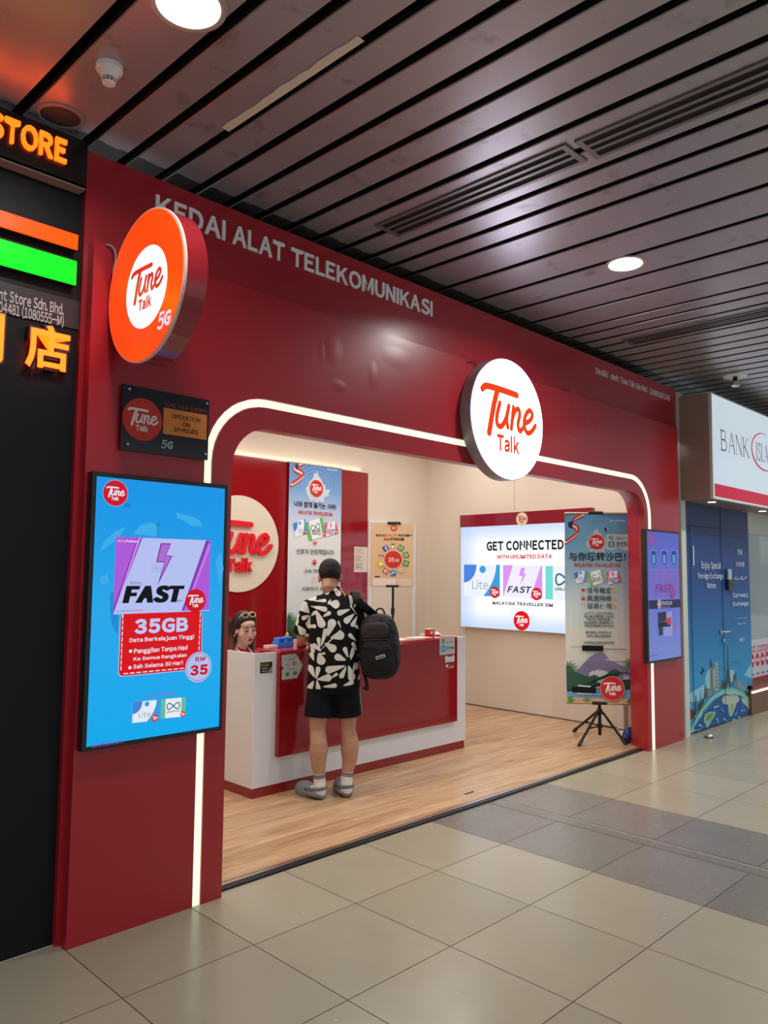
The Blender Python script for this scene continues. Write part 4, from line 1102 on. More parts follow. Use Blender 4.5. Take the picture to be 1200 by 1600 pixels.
p0 = z(722, 1424); p1 = z(798, 1368); c.rect(p0[0], p0[1], p1[0], p1[1], '8a3a3e'); u, v = z(738, 1390); c.disc(u, v, .014, 'e0d8d4'); c.text('CAM', z(752, 1408), z(794, 1388), 'd8ccc8', bold=.02); c.build('camera_sticker', t)

# things on the counter
t = thing('desk_organizer', 'blue plastic organiser block at the left end of the red counter top', 'organizer', (2.21, 1.44, 1.032))
def at_top(x0, y0, z0, x1, y1, z1, bev=.006):
    return B(x0, y0, z0, x1, y1, z1, bev=bev)
BLUEP = mat('blue_plastic', (0.03, 0.22, 0.75), 0.35)
bm = at_top(2.16, 1.40, 1.032, 2.31, 1.48, 1.075); box(bm, 2.17, 1.405, 1.07, 2.225, 1.475, 1.105, bev=.008); box(bm, 2.245, 1.405, 1.07, 2.30, 1.475, 1.11, bev=.008)
obj('body', bm, BLUEP, t)
obj('socket', B(2.18, 1.398, 1.078, 2.214, 1.402, 1.098), mat('deep_blue', (0.01, 0.09, 0.4), 0.4), t)
obj('socket', B(2.255, 1.398, 1.08, 2.29, 1.402, 1.10), mat('deep_blue', 0, 0), t)
o = obj('rubber_stamp', T([(2.275, 1.44, 1.11), (2.275, 1.44, 1.128)], [.014, .012], 12, cap='round'), mat('yellow_cap', (0.8, 0.5, 0.08), 0.4), smooth=True)
tag(o, 'small yellow capped stamp sitting on the blue organiser', 'stamp')
o = obj('clear_tray', B(2.065, 1.39, 1.032, 2.15, 1.46, 1.055, bev=.004), mat('clear_pink_tray', (0.75, 0.62, 0.66), 0.2)); tag(o, 'small clear tray beside the blue organiser on the red counter', 'tray')
t = thing('card_box', 'small red and white card box at the far right end of the counter top', 'box', (4.0, 1.46, 1.032))
obj('body', B(3.93, 1.44, 1.032, 4.01, 1.49, 1.085, bev=.002), mat('red_card', (0.55, 0.03, 0.04), 0.4), t)
obj('lid', B(3.93, 1.44, 1.085, 4.01, 1.49, 1.095, bev=.002), mat('card_lid', 'e8c8b0', 0.4), t)
obj('label', B(3.955, 1.4385, 1.045, 3.985, 1.44, 1.07), WHITEP, t)
bm = bmesh.new(); ellipsoid(bm, (4.02, 1.41, 1.043), (.035, .03, .012)); ellipsoid(bm, (4.035, 1.43, 1.050), (.02, .02, .016)); bm = remeshed(bm, .006, 2)
o = obj('crumpled_tissue', bm, WHITEP, smooth=True); tag(o, 'crumpled white tissue at the right end of the red counter', 'tissue')
bm = bmesh.new()
for k, (x, y, r) in enumerate(((3.1, 1.34, .1), (3.38, 1.40, -.15), (3.62, 1.37, .05))):
    pass
for x, y, r, lab in ((3.42, 1.35, .12, 'white paper sheet lying on the red counter behind the backpack'), (3.70, 1.36, -.1, 'white paper sheet lying on the red counter near its right end')):
    bm = B(-.105, -.075, 0, .105, .075, .0012); bm.transform(Matrix.Translation((x, y, 1.0325)) @ Matrix.Rotation(r, 4, 'Z'))
    o = obj('paper_sheet', bm, mat('paper', 'e9ded4', 0.6)); tag(o, lab, 'paper')
bm = B(-.09, -.06, 0, .09, .06, .006); bm.transform(Matrix.Translation((2.80, 1.42, 1.0325)) @ Matrix.Rotation(.2, 4, 'Z'))
o = obj('leaflet_pile', bm, mat('leaflet', 'd8c0b0', 0.5)); tag(o, 'low pile of pale leaflets on the counter behind the standing man', 'leaflets')
t = thing('potted_plant', 'little green plant in a pot on the counter before the Korean banner', 'plant', (2.40, 1.475, 1.032))
obj('pot', L([(.02, 0), (.028, .045), (.024, .045)], (2.40, 1.475, 1.032), n=18), WHITEP, t)
bm = bmesh.new()
for k in range(16):
    a = 2.4*k; r = .02+.014*(k % 4); p = Vector((2.40, 1.475, 1.075)); e = p+Vector((r*math.cos(a), r*math.sin(a)*.8, .03+.045*(k % 5)))
    tube(bm, [p, (p+e)/2+Vector((0, 0, .01)), e], [.002, .009, .002], 6, flat=.3)
obj('leaves', bm, mat('leaf_green', (0.12, 0.24, 0.05), 0.5), t, smooth=True)

# ------------------------------------------------------------------ people
SKIN = mat('skin_tan', (0.46, 0.25, 0.16), 0.5)
SKINF = mat('skin_fair', (0.70, 0.43, 0.33), 0.5)
HAIRB = mat('black_hair', (0.010, 0.008, 0.008), 0.6, bump=(90, 0.4, 3), spec=0.3)
def rotz(a): return Matrix.Rotation(a, 3, 'Z')
def hand(bm, wrist, fwd, up, thumb_side, s=1.0, curl=.5, spread=.13):
    """palm, four jointed fingers of unequal length and a thumb from the palm's side"""
    wrist = Vector(wrist); f = Vector(fwd).normalized(); u = Vector(up); u = (u-f*u.dot(f)).normalized(); r = f.cross(u)*thumb_side
    palm = wrist+f*.048*s
    m3 = Matrix((r, f, u)).transposed()
    ellipsoid(bm, palm, (.040*s, .052*s, .015*s), m3)
    for k, (off, ln) in enumerate(((.027, .072), (.009, .080), (-.009, .074), (-.026, .058))):
        b_ = palm+f*.036*s+r*off*s; d = (f+r*(off/.027)*spread).normalized()
        c1 = b_+d*ln*.45*s-u*.006*curl*s; c2 = c1+(d*.95-u*.55*curl).normalized()*ln*.32*s; c3 = c2+(d*.8-u*1.0*curl).normalized()*ln*.26*s
        tube(bm, [b_-d*.02*s, b_, c1, c2, c3], [.0088*s, .009*s, .0085*s, .008*s, .007*s], 8, cap='round')
    b_ = palm-f*.022*s+r*.030*s
    tube(bm, [b_-r*.012*s, b_+r*.012*s+f*.018*s-u*.004*s, b_+r*.026*s+f*.042*s-u*.008*s, b_+r*.026*s+f*.064*s-u*.012*s], [.012*s, .0115*s, .0095*s, .008*s], 8, cap='round')
def headparts(bm, c, m3, s=1.0, slim=1.0):
    P = lambda x, y, z: Vector(c)+m3 @ Vector((x*s, y*s, z*s))
    E = lambda p, r: ellipsoid(bm, P(*p), tuple(q*s for q in r), m3, 20, 14)
    E((0, -.016, .036), (.074, .093, .080)); E((0, .03, -.02), (.061*slim, .060, .084)); E((0, .046, -.084), (.036*slim, .034, .028))
    E((.036, .048, -.03), (.027, .032, .032)); E((-.036, .048, -.03), (.027, .032, .032)); E((0, .040, .045), (.058, .045, .035))
    tube(bm, [P(0, .084, .018), P(0, .097, -.010), P(0, .105, -.030)], [.007*s, .0095*s, .0125*s], 10, cap='round')
    E((.011, .092, -.034), (.008, .010, .007)); E((-.011, .092, -.034), (.008, .010, .007))
    E((0, .084, -.060), (.024, .012, .013))
    for sx_ in (1, -1):
        E((.074*sx_, -.004, -.008), (.010, .020, .031)); E((.080*sx_, -.010, .004), (.008, .014, .018))
    tube(bm, [P(0, -.018, -.02), P(0, -.026, -.10)], [(.052*s, .056*s), (.054*s, .058*s)], 14, side=m3 @ Vector((1, 0, 0)))
    return P, E

# the man at the counter, seen from behind
MY = math.radians(38)                          # he faces +y turned this much towards +x
BF = Vector((math.sin(MY), math.cos(MY), 0)); BR = Vector((math.cos(MY), -math.sin(MY), 0)); UPV = Vector((0, 0, 1))
MO = Vector((2.31, .93, 0))
def mp(r, f, z): return MO+BR*r+BF*f+UPV*z
man = thing('person', 'man seen from behind at the counter in a black leaf print shirt and shorts', 'person', (2.28, .90, 0.004))
bm = bmesh.new()
hm = rotz(-math.radians(45)) @ Matrix.Rotation(math.radians(-22), 3, 'X')
HC = Vector((2.328, 1.005, 1.565))
headparts(bm, HC, hm, 1.07)
SH = 1.352
sL, sR = mp(-.178, .02, SH), mp(.178, .02, SH)
tube(bm, [mp(0, .0, .84), mp(0, -.0, .95), mp(0, 0, 1.10), mp(0, .01, 1.28), mp(0, .02, 1.40), mp(0, .03, 1.455)], [(.140, .095), (.14, .09), (.14, .095), (.155, .10), (.135, .085), (.07, .06)], 20, side=BR, cap='round')
tube(bm, [mp(0, .03, 1.44), HC+hm @ Vector((0, -.026, -.09))], [.058, .054], 14, cap='round')
el, er = mp(-.225, .06, 1.135), mp(.23, .08, 1.14)
wl, wr = Vector((2.30, 1.30, 1.065)), Vector((2.66, 1.20, 1.07))
for sh_, e_, w_ in ((sL, el, wl), (sR, er, wr)):
    tube(bm, [mp(0, .02, 1.39), sh_, (sh_+e_)/2, e_], [.055, .052, .047, .042], 14, cap='round')
    tube(bm, [e_, e_+(w_-e_)*.3, w_], [.042, .043, .029], 12, cap='round')
hand(bm, wl, (.62, .70, -.10), (0, 0, 1), 1, 1.0, .7); hand(bm, wr, (.05, .99, -.12), (0, 0, 1), -1, 1.0, .6)
# legs: hip, knee, calf, ankle, foot
legs = (((-.085, -.005, .82), (2.195, .965, .475), (2.190, .945, .335), (2.197, .935, .10), (2.19, .915), (2.185, 1.13)),
        ((.085, .0, .82), (2.400, .868, .475), (2.398, .842, .335), (2.372, .845, .10), (2.36, .825), (2.46, 1.02)))
for hp, kn, ca, an, he, to in legs:
    h_ = mp(*hp); kn = Vector(kn); ca = Vector(ca); an = Vector(an)
    tube(bm, [h_, h_+(kn-h_)*.45, kn+UPV*.06, kn, ca+UPV*.06, ca, ca-UPV*.09, an+UPV*.05, an], [.092, .083, .064, .056, .063, .068, .054, .038, .039], 16, side=BR, cap='round')
    tube(bm, [an, Vector((he[0], he[1], .058)), ], [.038, .030], 12, cap='round')
    f0 = Vector((he[0], he[1], .052)); f1 = Vector((to[0], to[1], .042)); tube(bm, [f0+(f1-f0)*.12, f0+(f1-f0)*.5, f0+(f1-f0)*.88], [.030, .036, .030], 12, cap='round', flat=.75)
body = obj('body', remeshed(bm, .0065, 5), SKIN, man, smooth=True)
# hair: short, cropped close at neck and sides
bm = bmesh.new(); Q = lambda x, y, z: HC+hm @ Vector((x, y, z))
ellipsoid(bm, Q(0, -.026, .050), (.086, .104, .090), hm, 24, 16); ellipsoid(bm, Q(0, -.030, .026), (.083, .099, .066), hm, 24, 16)
ellipsoid(bm, Q(0, .02, .092), (.066, .07, .052), hm, 20, 14)
obj('hair', remeshed(bm, .006, 9), HAIRB, man, smooth=True)
# shorts
bm = bmesh.new()
tube(bm, [mp(0, -.01, .95), mp(0, -.012, .80), mp(0, -.01, .74)], [(.175, .128), (.188, .135), (.190, .13)], 24, side=BR, cap=True)
for (hp, kn, *_) in legs:
    h_ = mp(*hp); kn = Vector(kn); d = (kn-h_)
    tube(bm, [h_+UPV*.02, h_+d*.35, h_+d*.735], [(.098, .108), (.101, .104), (.108, .105)], 20, side=BR, cap=True)
obj('shorts', remeshed(bm, .0075, 4), mat('black_cotton', (0.005, 0.006, 0.010), 0.8, spec=0.15), man, smooth=True)
bm = bmesh.new(); kn = Vector(legs[1][1]); h_ = mp(*legs[1][0])
for rr in (.108,):
    tube(bm, [h_+BR*.102-BF*.015-UPV*.02, h_+(kn-h_)*.35+BR*.103-BF*.015, h_+(kn-h_)*.70+BR*.108-BF*.015], .006, 6)
obj('side_stripe', bm, mat('grey_stripe', '8a94a0', 0.6), man, smooth=True)
# shirt
def inpoly_tear(x, y, ax, ay, bx, by, r):
    """signed size of a teardrop: pointed at a, round (radius r) at b"""
    dx, dy = bx-ax, by-ay; l2 = dx*dx+dy*dy
    t_ = max(0.0, min(1.0, ((x-ax)*dx+(y-ay)*dy)/l2)); px_, py_ = ax+dx*t_, ay+dy*t_
    rad = .90*r*(t_**.72)+1.2
    return rad-math.hypot(x-px_, y-py_)
LEAVES = [(508,390,514,302,20),(525,388,545,352,11),(500,398,438,418,17),(527,425,480,462,20),(545,440,518,486,15),(545,432,505,380,3),(262,425,232,372,17),(258,420,214,392,20),(262,436,230,452,14),(266,440,256,486,11),(268,382,350,398,15),(300,405,332,482,25),(272,440,292,420,10),(255,345,282,332,22),(292,352,350,348,10),(380,262,364,300,15),(395,262,432,305,18),(415,255,472,258,14),(322,290,352,240,18),(378,362,412,368,27),(385,340,375,362,8),(368,552,392,478,26),(385,562,440,548,27),(352,592,398,622,24),(332,612,356,522,15),(322,630,316,572,12),(332,640,292,610,14),(325,636,440,520,4),(290,695,278,664,14),(318,650,332,692,27),(318,655,350,652,6),(476,690,428,672,21),(488,675,470,628,14),(498,676,520,632,12),(472,722,378,744,22),(478,728,452,778,16),(492,722,512,788,24),(505,690,520,650,10),(298,792,272,742,19),(306,800,316,742,14),(312,802,372,790,22),(310,806,318,852,14),(292,812,272,852,16),(345,842,412,834,13),(462,836,512,820,14),(190,500,186,470,16),(196,498,222,532,23),(240,480,262,500,14),(205,430,186,455,12),(540,585,500,548,12),(545,640,520,600,12),(560,520,540,500,10),(445,505,430,470,5),(515,770,535,720,12),(430,262,455,235,12),(490,300,470,290,9),(545,350,560,330,10),(340,440,375,420,12),(270,600,285,640,12),(262,500,290,498,12),(392,790,420,770,9),(230,575,250,555,12),(560,700,545,740,10),(575,560,590,600,14),(580,640,560,670,12),(590,420,610,460,14),(585,330,600,370,12),(575,770,560,800,10)]
def shirt_sdf(p):
    """leaf print laid flat on the cloth: across = along his shoulders, up = height"""
    q = p-MO
    a = q.dot(BR); h = q.z
    x = 408+(a+.005)*815+0*h; y = 860-(h-.775)*815
    best = -20
    for (ax, ay, bx, by, r) in LEAVES:
        if abs(x-bx) < 120 and abs(y-by) < 120:
            d = inpoly_tear(x, y, ax, ay, bx, by, r)
            if d > best: best = d
    return best/10.0
bm = bmesh.new()
tube(bm, [mp(0, -.012, .775), mp(0, -.015, .88), mp(0, -.012, 1.05), mp(0, 0, 1.22), mp(0, .008, 1.34), mp(0, .02, 1.415), mp(0, .03, 1.45)], [(.196, .145), (.190, .14), (.184, .135), (.190, .137), (.168, .118), (.100, .084), (.07, .068)], 28, side=BR, cap=True)
for sh_, e_, sg in ((sL, el, -1), (sR, er, 1)):
    s2 = mp(.04*sg, .02, 1.388)
    tube(bm, [s2, mp(.11*sg, .02, 1.375), sh_, sh_+(e_-sh_)*.25, sh_+(e_-sh_)*.55, sh_+(e_-sh_)*.90], [.066, .066, .068, .072, .076, .082], 18, cap=True)
nk = HC+hm @ Vector((0, -.026, -.09)); n0 = mp(0, .03, 1.43)
tube(bm, [n0, n0+(nk-n0)*.85], [.072, .069], 18, cap=True)
sm = mat('leaf_print_shirt', (0.005, 0.005, 0.006), 0.75, spec=0.15); nt = sm.node_tree
at = nt.nodes.new('ShaderNodeAttribute'); at.attribute_name = 'print'
mr = nt.nodes.new('ShaderNodeMapRange'); mr.inputs['From Min'].default_value = -.08; mr.inputs['From Max'].default_value = .08
mx = nt.nodes.new('ShaderNodeMix'); mx.data_type = 'RGBA'; mx.inputs[6].default_value = (0.005, 0.005, 0.006, 1); mx.inputs[7].default_value = rgb('d2d6cc')
nt.links.new(at.outputs['Fac'], mr.inputs['Value']); nt.links.new(mr.outputs['Result'], mx.inputs[0]); nt.links.new(mx.outputs[2], nt.nodes['Principled BSDF'].inputs['Base Color'])
bm = remeshed(bm, .0052, 6)
for v_ in bm.verts:                            # folds in the loose cloth
    h = v_.co.z; k = max(0, min(1, (1.36-h)/.3))
    n_ = noise.noise(Vector((v_.co.x*9, v_.co.y*9, v_.co.z*3.2)))
    v_.co += v_.normal*n_*.010*k
pl_ = bm.verts.layers.float.new('print')
for v_ in bm.verts: v_[pl_] = shirt_sdf(v_.co)
obj('shirt', bm, sm, man, smooth=True)
# socks and clogs
SOCK = mat('white_sock', 'dcdcd6', 0.85); STR = mat('sock_stripe', (0.02, 0.02, 0.03), 0.85)
CLOG = mat('grey_clog', '7b858e', 0.6); CLOGD = mat('clog_sole', '68727b', 0.65)
for hp, kn, ca, an, he, to in legs:
    an = Vector(an); ca = Vector(ca); h0 = Vector((he[0], he[1], 0)); t0 = Vector((to[0], to[1], 0)); d = (t0-h0).normalized(); sd = d.cross(UPV)
    top = an+(ca-an)*.30
    bm = bmesh.new()
    tube(bm, [top, an+UPV*.02, Vector((he[0], he[1], .055))+d*.01], [.0445, .0435, .046], 18, cap='round')
    tube(bm, [h0+d*.012+UPV*.052, h0+d*.13+UPV*.052], [.041, .041], 14, cap='round', flat=.85)
    sock = obj('sock', remeshed(bm, .006, 3), SOCK, man, smooth=True)
    ax = (top-an).normalized()
    for zz in (.052, .062, .071):
        pz = an+ax*zz
        obj('stripe', L([(.0445, -.003), (.0458, 0), (.0445, .003)], pz, ax, 22), STR, sock)
    # clog: sole, domed upper with an open heel, heel strap
    ln = .285; mid = h0-d*.03
    def cp(f, s_, z_): return mid+d*f*ln+sd*s_+UPV*(z_+.004)
    bm = bmesh.new()
    tube(bm, [cp(.07, 0, .021), cp(.25, .0, .021), cp(.55, -.004*1, .021), cp(.78, 0, .022), cp(.93, 0, .024)], [(.034, .020), (.040, .020), (.049, .020), (.053, .020), (.038, .018)], 20, side=sd, cap='round')
    clog = obj('clog', remeshed(bm, .006, 3), CLOGD, man, smooth=True)
    bm = bmesh.new()
    ellipsoid(bm, cp(.66, 0, .034), (.059, .105, .066), Matrix((sd, d, UPV)).transposed(), 24, 16)
    tube(bm, [cp(.30, .044, .05), cp(.5, .046, .06)], [(.014, .028), (.014, .034)], 12, side=sd, cap='round'); tube(bm, [cp(.30, -.044, .05), cp(.5, -.046, .06)], [(.014, .028), (.014, .034)], 12, side=sd, cap='round')
    tube(bm, [cp(.16, .045, .040), cp(.32, .052, .040), cp(.55, .054, .045)], [(.012, .020)]*3, 12, side=sd, cap='round')
    tube(bm, [cp(.16, -.045, .040), cp(.32, -.052, .040), cp(.55, -.054, .045)], [(.012, .020)]*3, 12, side=sd, cap='round')
    tube(bm, [cp(.16, .045, .036), cp(.06, .03, .036), cp(.035, 0, .036), cp(.06, -.03, .036), cp(.16, -.045, .036)], [.013]*5, 10, cap='round')
    bmesh.ops.recalc_face_normals(bm, faces=bm.faces[:])
    bm = remeshed(bm, .006, 3)
    obj('upper', bm, CLOG, clog, smooth=True)
    bm = T(smoothpath([tuple(cp(.42, .060, .062)), tuple(cp(.16, .055, .075)), tuple(cp(.02, .035, .080)), tuple(cp(-.02, 0, .082)), tuple(cp(.02, -.035, .080)), tuple(cp(.16, -.055, .075)), tuple(cp(.42, -.060, .062))]), [(.011, .004)]*37, 10, side=UPV)
    obj('heel_strap', bm, CLOGD, clog, smooth=True)
    for sg in (1, -1): obj('rivet', L([(.010, 0), (.010, .006)], cp(.42, .059*sg, .062), sd*sg, 12), mat('dark_rivet', '3a4248', 0.5), clog)

# backpack slung over his right shoulder
t = thing('backpack', 'black backpack slung on the right shoulder of the man at the counter', 'backpack', (2.52, .70, .80))
bk = Vector((2.513, .664, 1.075))
by = math.radians(62)
ba = Vector((math.cos(by), -math.sin(by), 0)); bb = Vector((-math.sin(by), -math.cos(by), 0))   # across, and outward from his back
tl_ = math.radians(4)
bx_ = (ba*math.cos(tl_)+UPV*math.sin(tl_)); bz = (UPV*math.cos(tl_)-ba*math.sin(tl_))
def kp(x, o_, z_): return bk+bx_*x+bb*o_+bz*z_
bm3 = Matrix((bx_, bb, bz)).transposed()
def puff(w_, d_, h_, c, p=3.2):
    """soft-cornered bag volume"""
    b2 = bmesh.new(); bmesh.ops.create_cube(b2, size=2); bmesh.ops.subdivide_edges(b2, edges=b2.edges[:], cuts=9, use_grid_fill=True)
    for v_ in b2.verts:
        x, y, z_ = v_.co; l = (abs(x)**p+abs(y)**p+abs(z_)**p)**(1/p); v_.co = Vector((x/l, y/l, z_/l))
        v_.co = kp(c[0]+v_.co.x*w_/2*(1-.10*max(0, v_.co.z)), c[1]+v_.co.y*d_/2, c[2]+v_.co.z*h_/2)
    return b2
CLOTH = mat('black_nylon', (0.006, 0.007, 0.010), 0.6, bump=(14, 0.5, 3), spec=0.25); CLOTH2 = mat('brown_black_nylon', (0.022, 0.019, 0.017), 0.6, spec=0.3)
obj('main_pouch', puff(.30, .19, .47, (0, 0, 0)), CLOTH, t, smooth=True)
obj('front_pocket', puff(.25, .08, .28, (0.005, .085, -.075)), CLOTH, t, smooth=True)
obj('top_pocket', puff(.21, .06, .13, (0, .082, .115)), CLOTH2, t, smooth=True)
bm = B(-.036, -.003, -.012, .036, .003, .012, bev=.004); bm.transform(Matrix.Translation(kp(.045, .129, -.065)) @ (bm3 @ Matrix.Rotation(math.radians(-14), 3, 'Y')).to_4x4())
lb = obj('label_patch', bm, mat('pale_patch', 'aab4b0', 0.5), t)
bm = B(-.030, -.0035, -.006, .030, .0035, .006, bev=.002); bm.transform(Matrix.Translation(kp(.045, .1295, -.065)) @ (bm3 @ Matrix.Rotation(math.radians(-14), 3, 'Y')).to_4x4())
obj('patch_mark', bm, mat('patch_dark', '4a5256', 0.5), lb)
obj('zip', T(smoothpath([tuple(kp(-.11, .10, -.02)), tuple(kp(-.10, .105, .05)), tuple(kp(0, .118, .055)), tuple(kp(.10, .105, .05)), tuple(kp(.11, .10, -.02))]), .004, 6), BLACKM, t, smooth=True)
obj('haul_loop', T(smoothpath([tuple(kp(-.04, -.06, .22)), tuple(kp(-.02, -.07, .265)), tuple(kp(.02, -.07, .265)), tuple(kp(.04, -.06, .22))]), .007, 8), BLACK, t, smooth=True)
st = [tuple(kp(-.02, -.07, .20)), tuple(mp(.17, -.07, 1.40)), tuple(mp(.155, .0, 1.465)), tuple(mp(.15, .08, 1.42)), tuple(mp(.16, .15, 1.27)), tuple(mp(.20, .13, 1.08)), tuple(mp(.235, .02, .96)), tuple(kp(-.08, -.06, -.18))]
sp_ = smoothpath(st); obj('shoulder_strap', T(sp_, [(.032, .009)]*len(sp_), 10, side=BR), CLOTH, t, smooth=True)
sp_ = smoothpath([tuple(kp(-.14, -.03, .17)), tuple(kp(-.16, -.06, .02)), tuple(kp(-.155, -.05, -.14)), tuple(kp(-.12, .0, -.22)), tuple(kp(-.10, .03, -.30)), tuple(kp(-.13, .03, -.285))])
obj('hanging_strap', T(sp_, [(.012, .003)]*len(sp_), 8, side=BR), CLOTH, t, smooth=True)

# the woman seated behind the counter
wo = thing('person', 'seated woman behind the left end of the counter in a red top with lanyard', 'person', (2.02, 1.70, .004))
WH = Vector((2.125, 1.785, 1.155))
wm = rotz(math.radians(170)) @ Matrix.Rotation(math.radians(-10), 3, 'X') @ Matrix.Rotation(math.radians(4), 3, 'Y')
bm = bmesh.new(); P, E = headparts(bm, WH, wm, 1.04, 1.05)
WO = Vector((2.125, 1.865, 0)); wf = Vector((.05, -.9987, 0)); wr_ = Vector((.9987, .05, 0))
def wp(r, f, z_): return WO+wr_*r+wf*f+UPV*z_
tube(bm, [P(0, -.026, -.10), wp(0, .0, .985)], [.047, .052], 14, cap='round')
tube(bm, [wp(0, 0, .52), wp(0, 0, .66), wp(0, .01, .82), wp(0, .0, .93), wp(0, 0, .98)], [(.15, .11), (.135, .10), (.15, .11), (.14, .09), (.06, .055)], 18, side=wr_, cap='round')
for sg in (1, -1):
    s_ = wp(.165*sg, 0, .915); e_ = wp(.19*sg, .10, .70+.10); w_ = wp(.10*sg, .22, .79)
    e_.z = .80
    tube(bm, [wp(0, 0, .92), s_, (s_+e_)/2, e_], [.05, .048, .042, .036], 12, cap='round'); tube(bm, [e_, w_], [.036, .025], 12, cap='round')
    hand(bm, w_, wf+wr_*(-.3*sg), UPV, 1 if sg < 0 else -1, .88, .4)
    tube(bm, [wp(.08*sg, .0, .52), wp(.10*sg, .38, .48), wp(.10*sg, .39, .44), wp(.10*sg, .30, .10), wp(.10*sg, .30, .06)], [.085, .062, .056, .04, .04], 12, cap='round')
    tube(bm, [wp(.10*sg, .28, .045), wp(.10*sg, .42, .04)], [.035, .03], 10, cap='round')
obj('body', remeshed(bm, .0055, 4), SKINF, wo, smooth=True)
bm = bmesh.new()                                # long straight hair parted at one side
Q = lambda x, y, z: WH+wm @ Vector((x*1.06, y*1.06, z*1.06))
ellipsoid(bm, Q(0, -.030, .044), (.089, .105, .096), wm, 24, 16)
for sg in (1, -1):
    tube(bm, [Q(.05*sg, .030, .085), Q(.074*sg, -.005, .04), Q(.082*sg, -.045, -.04), Q(.086*sg, -.045, -.11), Q(.088*sg, -.03, -.19)], [(.030, .020), (.030, .018), (.034, .022), (.034, .022), (.016, .012)], 12, side=wm @ Vector((0, 1, 0)), cap='round')
    tube(bm, [Q(.05*sg, -.09, .04), Q(.055*sg, -.085, -.06), Q(.06*sg, -.06, -.17)], [(.05, .03), (.05, .03), (.03, .02)], 12, side=wm @ Vector((1, 0, 0)), cap='round')
tube(bm, [Q(0, -.10, .04), Q(0, -.098, -.06), Q(0, -.085, -.17)], [(.06, .03), (.06, .03), (.04, .02)], 12, side=wm @ Vector((1, 0, 0)), cap='round')
hm_ = mat('dyed_hair', (0.012, 0.010, 0.010), 0.4, bump=(80, 0.4, 3)); nt = hm_.node_tree
hair = obj('hair', remeshed(bm, .0055, 3), hm_, wo, smooth=True)
tc = nt.nodes.new('ShaderNodeTexCoord'); sp3 = nt.nodes.new('ShaderNodeSeparateXYZ'); cr = nt.nodes.new('ShaderNodeValToRGB'); mr = nt.nodes.new('ShaderNodeMapRange')
nt.links.new(tc.outputs['Object'], sp3.inputs[0]); nt.links.new(sp3.outputs['Z'], mr.inputs['Value'])
mr.inputs['From Min'].default_value = .94; mr.inputs['From Max'].default_value = 1.2
el = cr.color_ramp.elements; el[0].position = .15; el[0].color = (0.22, 0.13, 0.055, 1); el[1].position = .75; el[1].color = (0.012, 0.010, 0.010, 1)
nt.links.new(mr.outputs['Result'], cr.inputs['Fac']); nt.links.new(cr.outputs['Color'], nt.nodes['Principled BSDF'].inputs['Base Color'])
DARKB = mat('dark_brow', (0.02, 0.013, 0.010), 0.6); EYEW = mat('eye_white', (0.75, 0.72, 0.70), 0.3); LIPS = mat('red_lips', (0.45, 0.06, 0.06), 0.35)
for sg in (1, -1):
    bm = bmesh.new(); ellipsoid(bm, Q(.031*sg, .083, .006), (.0165, .007, .0072), wm); e_ = obj('eye', bm, EYEW, wo, smooth=True)
    bm = bmesh.new(); ellipsoid(bm, Q(.030*sg, .087, .005), (.0075, .0045, .0070), wm); obj('iris', bm, DARKB, e_, smooth=True)
    obj('eyelash', T([Q(.017*sg, .089, .009), Q(.031*sg, .091, .0140), Q(.050*sg, .081, .009)], .0032, 6, cap='round'), DARKB, e_)
    obj('eyebrow', T([Q(.014*sg, .089, .026), Q(.033*sg, .089, .032), Q(.052*sg, .076, .027)], [.0036, .0042, .0024], 6, cap='round'), DARKB, wo, smooth=True)
bm = bmesh.new(); ellipsoid(bm, Q(0, .0935, -.0555), (.020, .006, .0045), wm); ellipsoid(bm, Q(0, .0930, -.0665), (.018, .0065, .0055), wm); obj('lips', bm, LIPS, wo, smooth=True)
bm = bmesh.new(); ellipsoid(bm, Q(0, .0955, -.061), (.014, .004, .0022), wm); obj('mouth', bm, mat('mouth_dark', (0.08, 0.01, 0.012), 0.5), wo, smooth=True)
for sg in (1, -1):
    bm = bmesh.new(); ellipsoid(bm, Q(.084*sg, .002, -.040), (.006, .006, .006), wm); obj('earring', bm, mat('pearl', 'e8e4de', 0.2), wo, smooth=True)
REDT = mat('red_shirt', (0.42, 0.008, 0.014), 0.7)
bm = bmesh.new()
tube(bm, [wp(0, 0, .52), wp(0, 0, .66), wp(0, .012, .82), wp(0, .002, .93), wp(0, 0, .975)], [(.165, .125), (.15, .115), (.167, .127), (.155, .105), (.085, .07)], 22, side=wr_, cap=True)
for sg in (1, -1):
    s_ = wp(.165*sg, 0, .915); e_ = wp(.19*sg, .10, .80); tube(bm, [wp(.03*sg, 0, .915), s_, s_+(e_-s_)*.75], [.062, .064, .062], 14, cap=True)
tube(bm, [wp(0, 0, .965), wp(0, -.005, 1.005)], [(.078, .066), (.070, .060)], 16, side=wr_, cap=True)
obj('shirt', remeshed(bm, .006, 4), REDT, wo, smooth=True)
bm = T([wp(.062, .03, 1.005), wp(.055, .115, .955), wp(.03, .155, .86), wp(.0, .165, .76)], [(.010, .003)]*4, 8, side=wr_)
tube(bm, [wp(-.055, .03, 1.005), wp(-.045, .115, .955), wp(-.025, .155, .86), wp(.0, .165, .76)], [(.010, .003)]*4, 8, side=wr_)
obj('lanyard', bm, mat('white_lanyard', 'd8d0cc', 0.6), wo, smooth=True)
obj('trousers', T([wp(0, 0, .55), wp(0, .1, .50)], [(.17, .12), (.16, .11)], 18, side=wr_, cap='round'), mat('dark_trousers', (0.01, 0.01, 0.014), 0.8), wo, smooth=True)
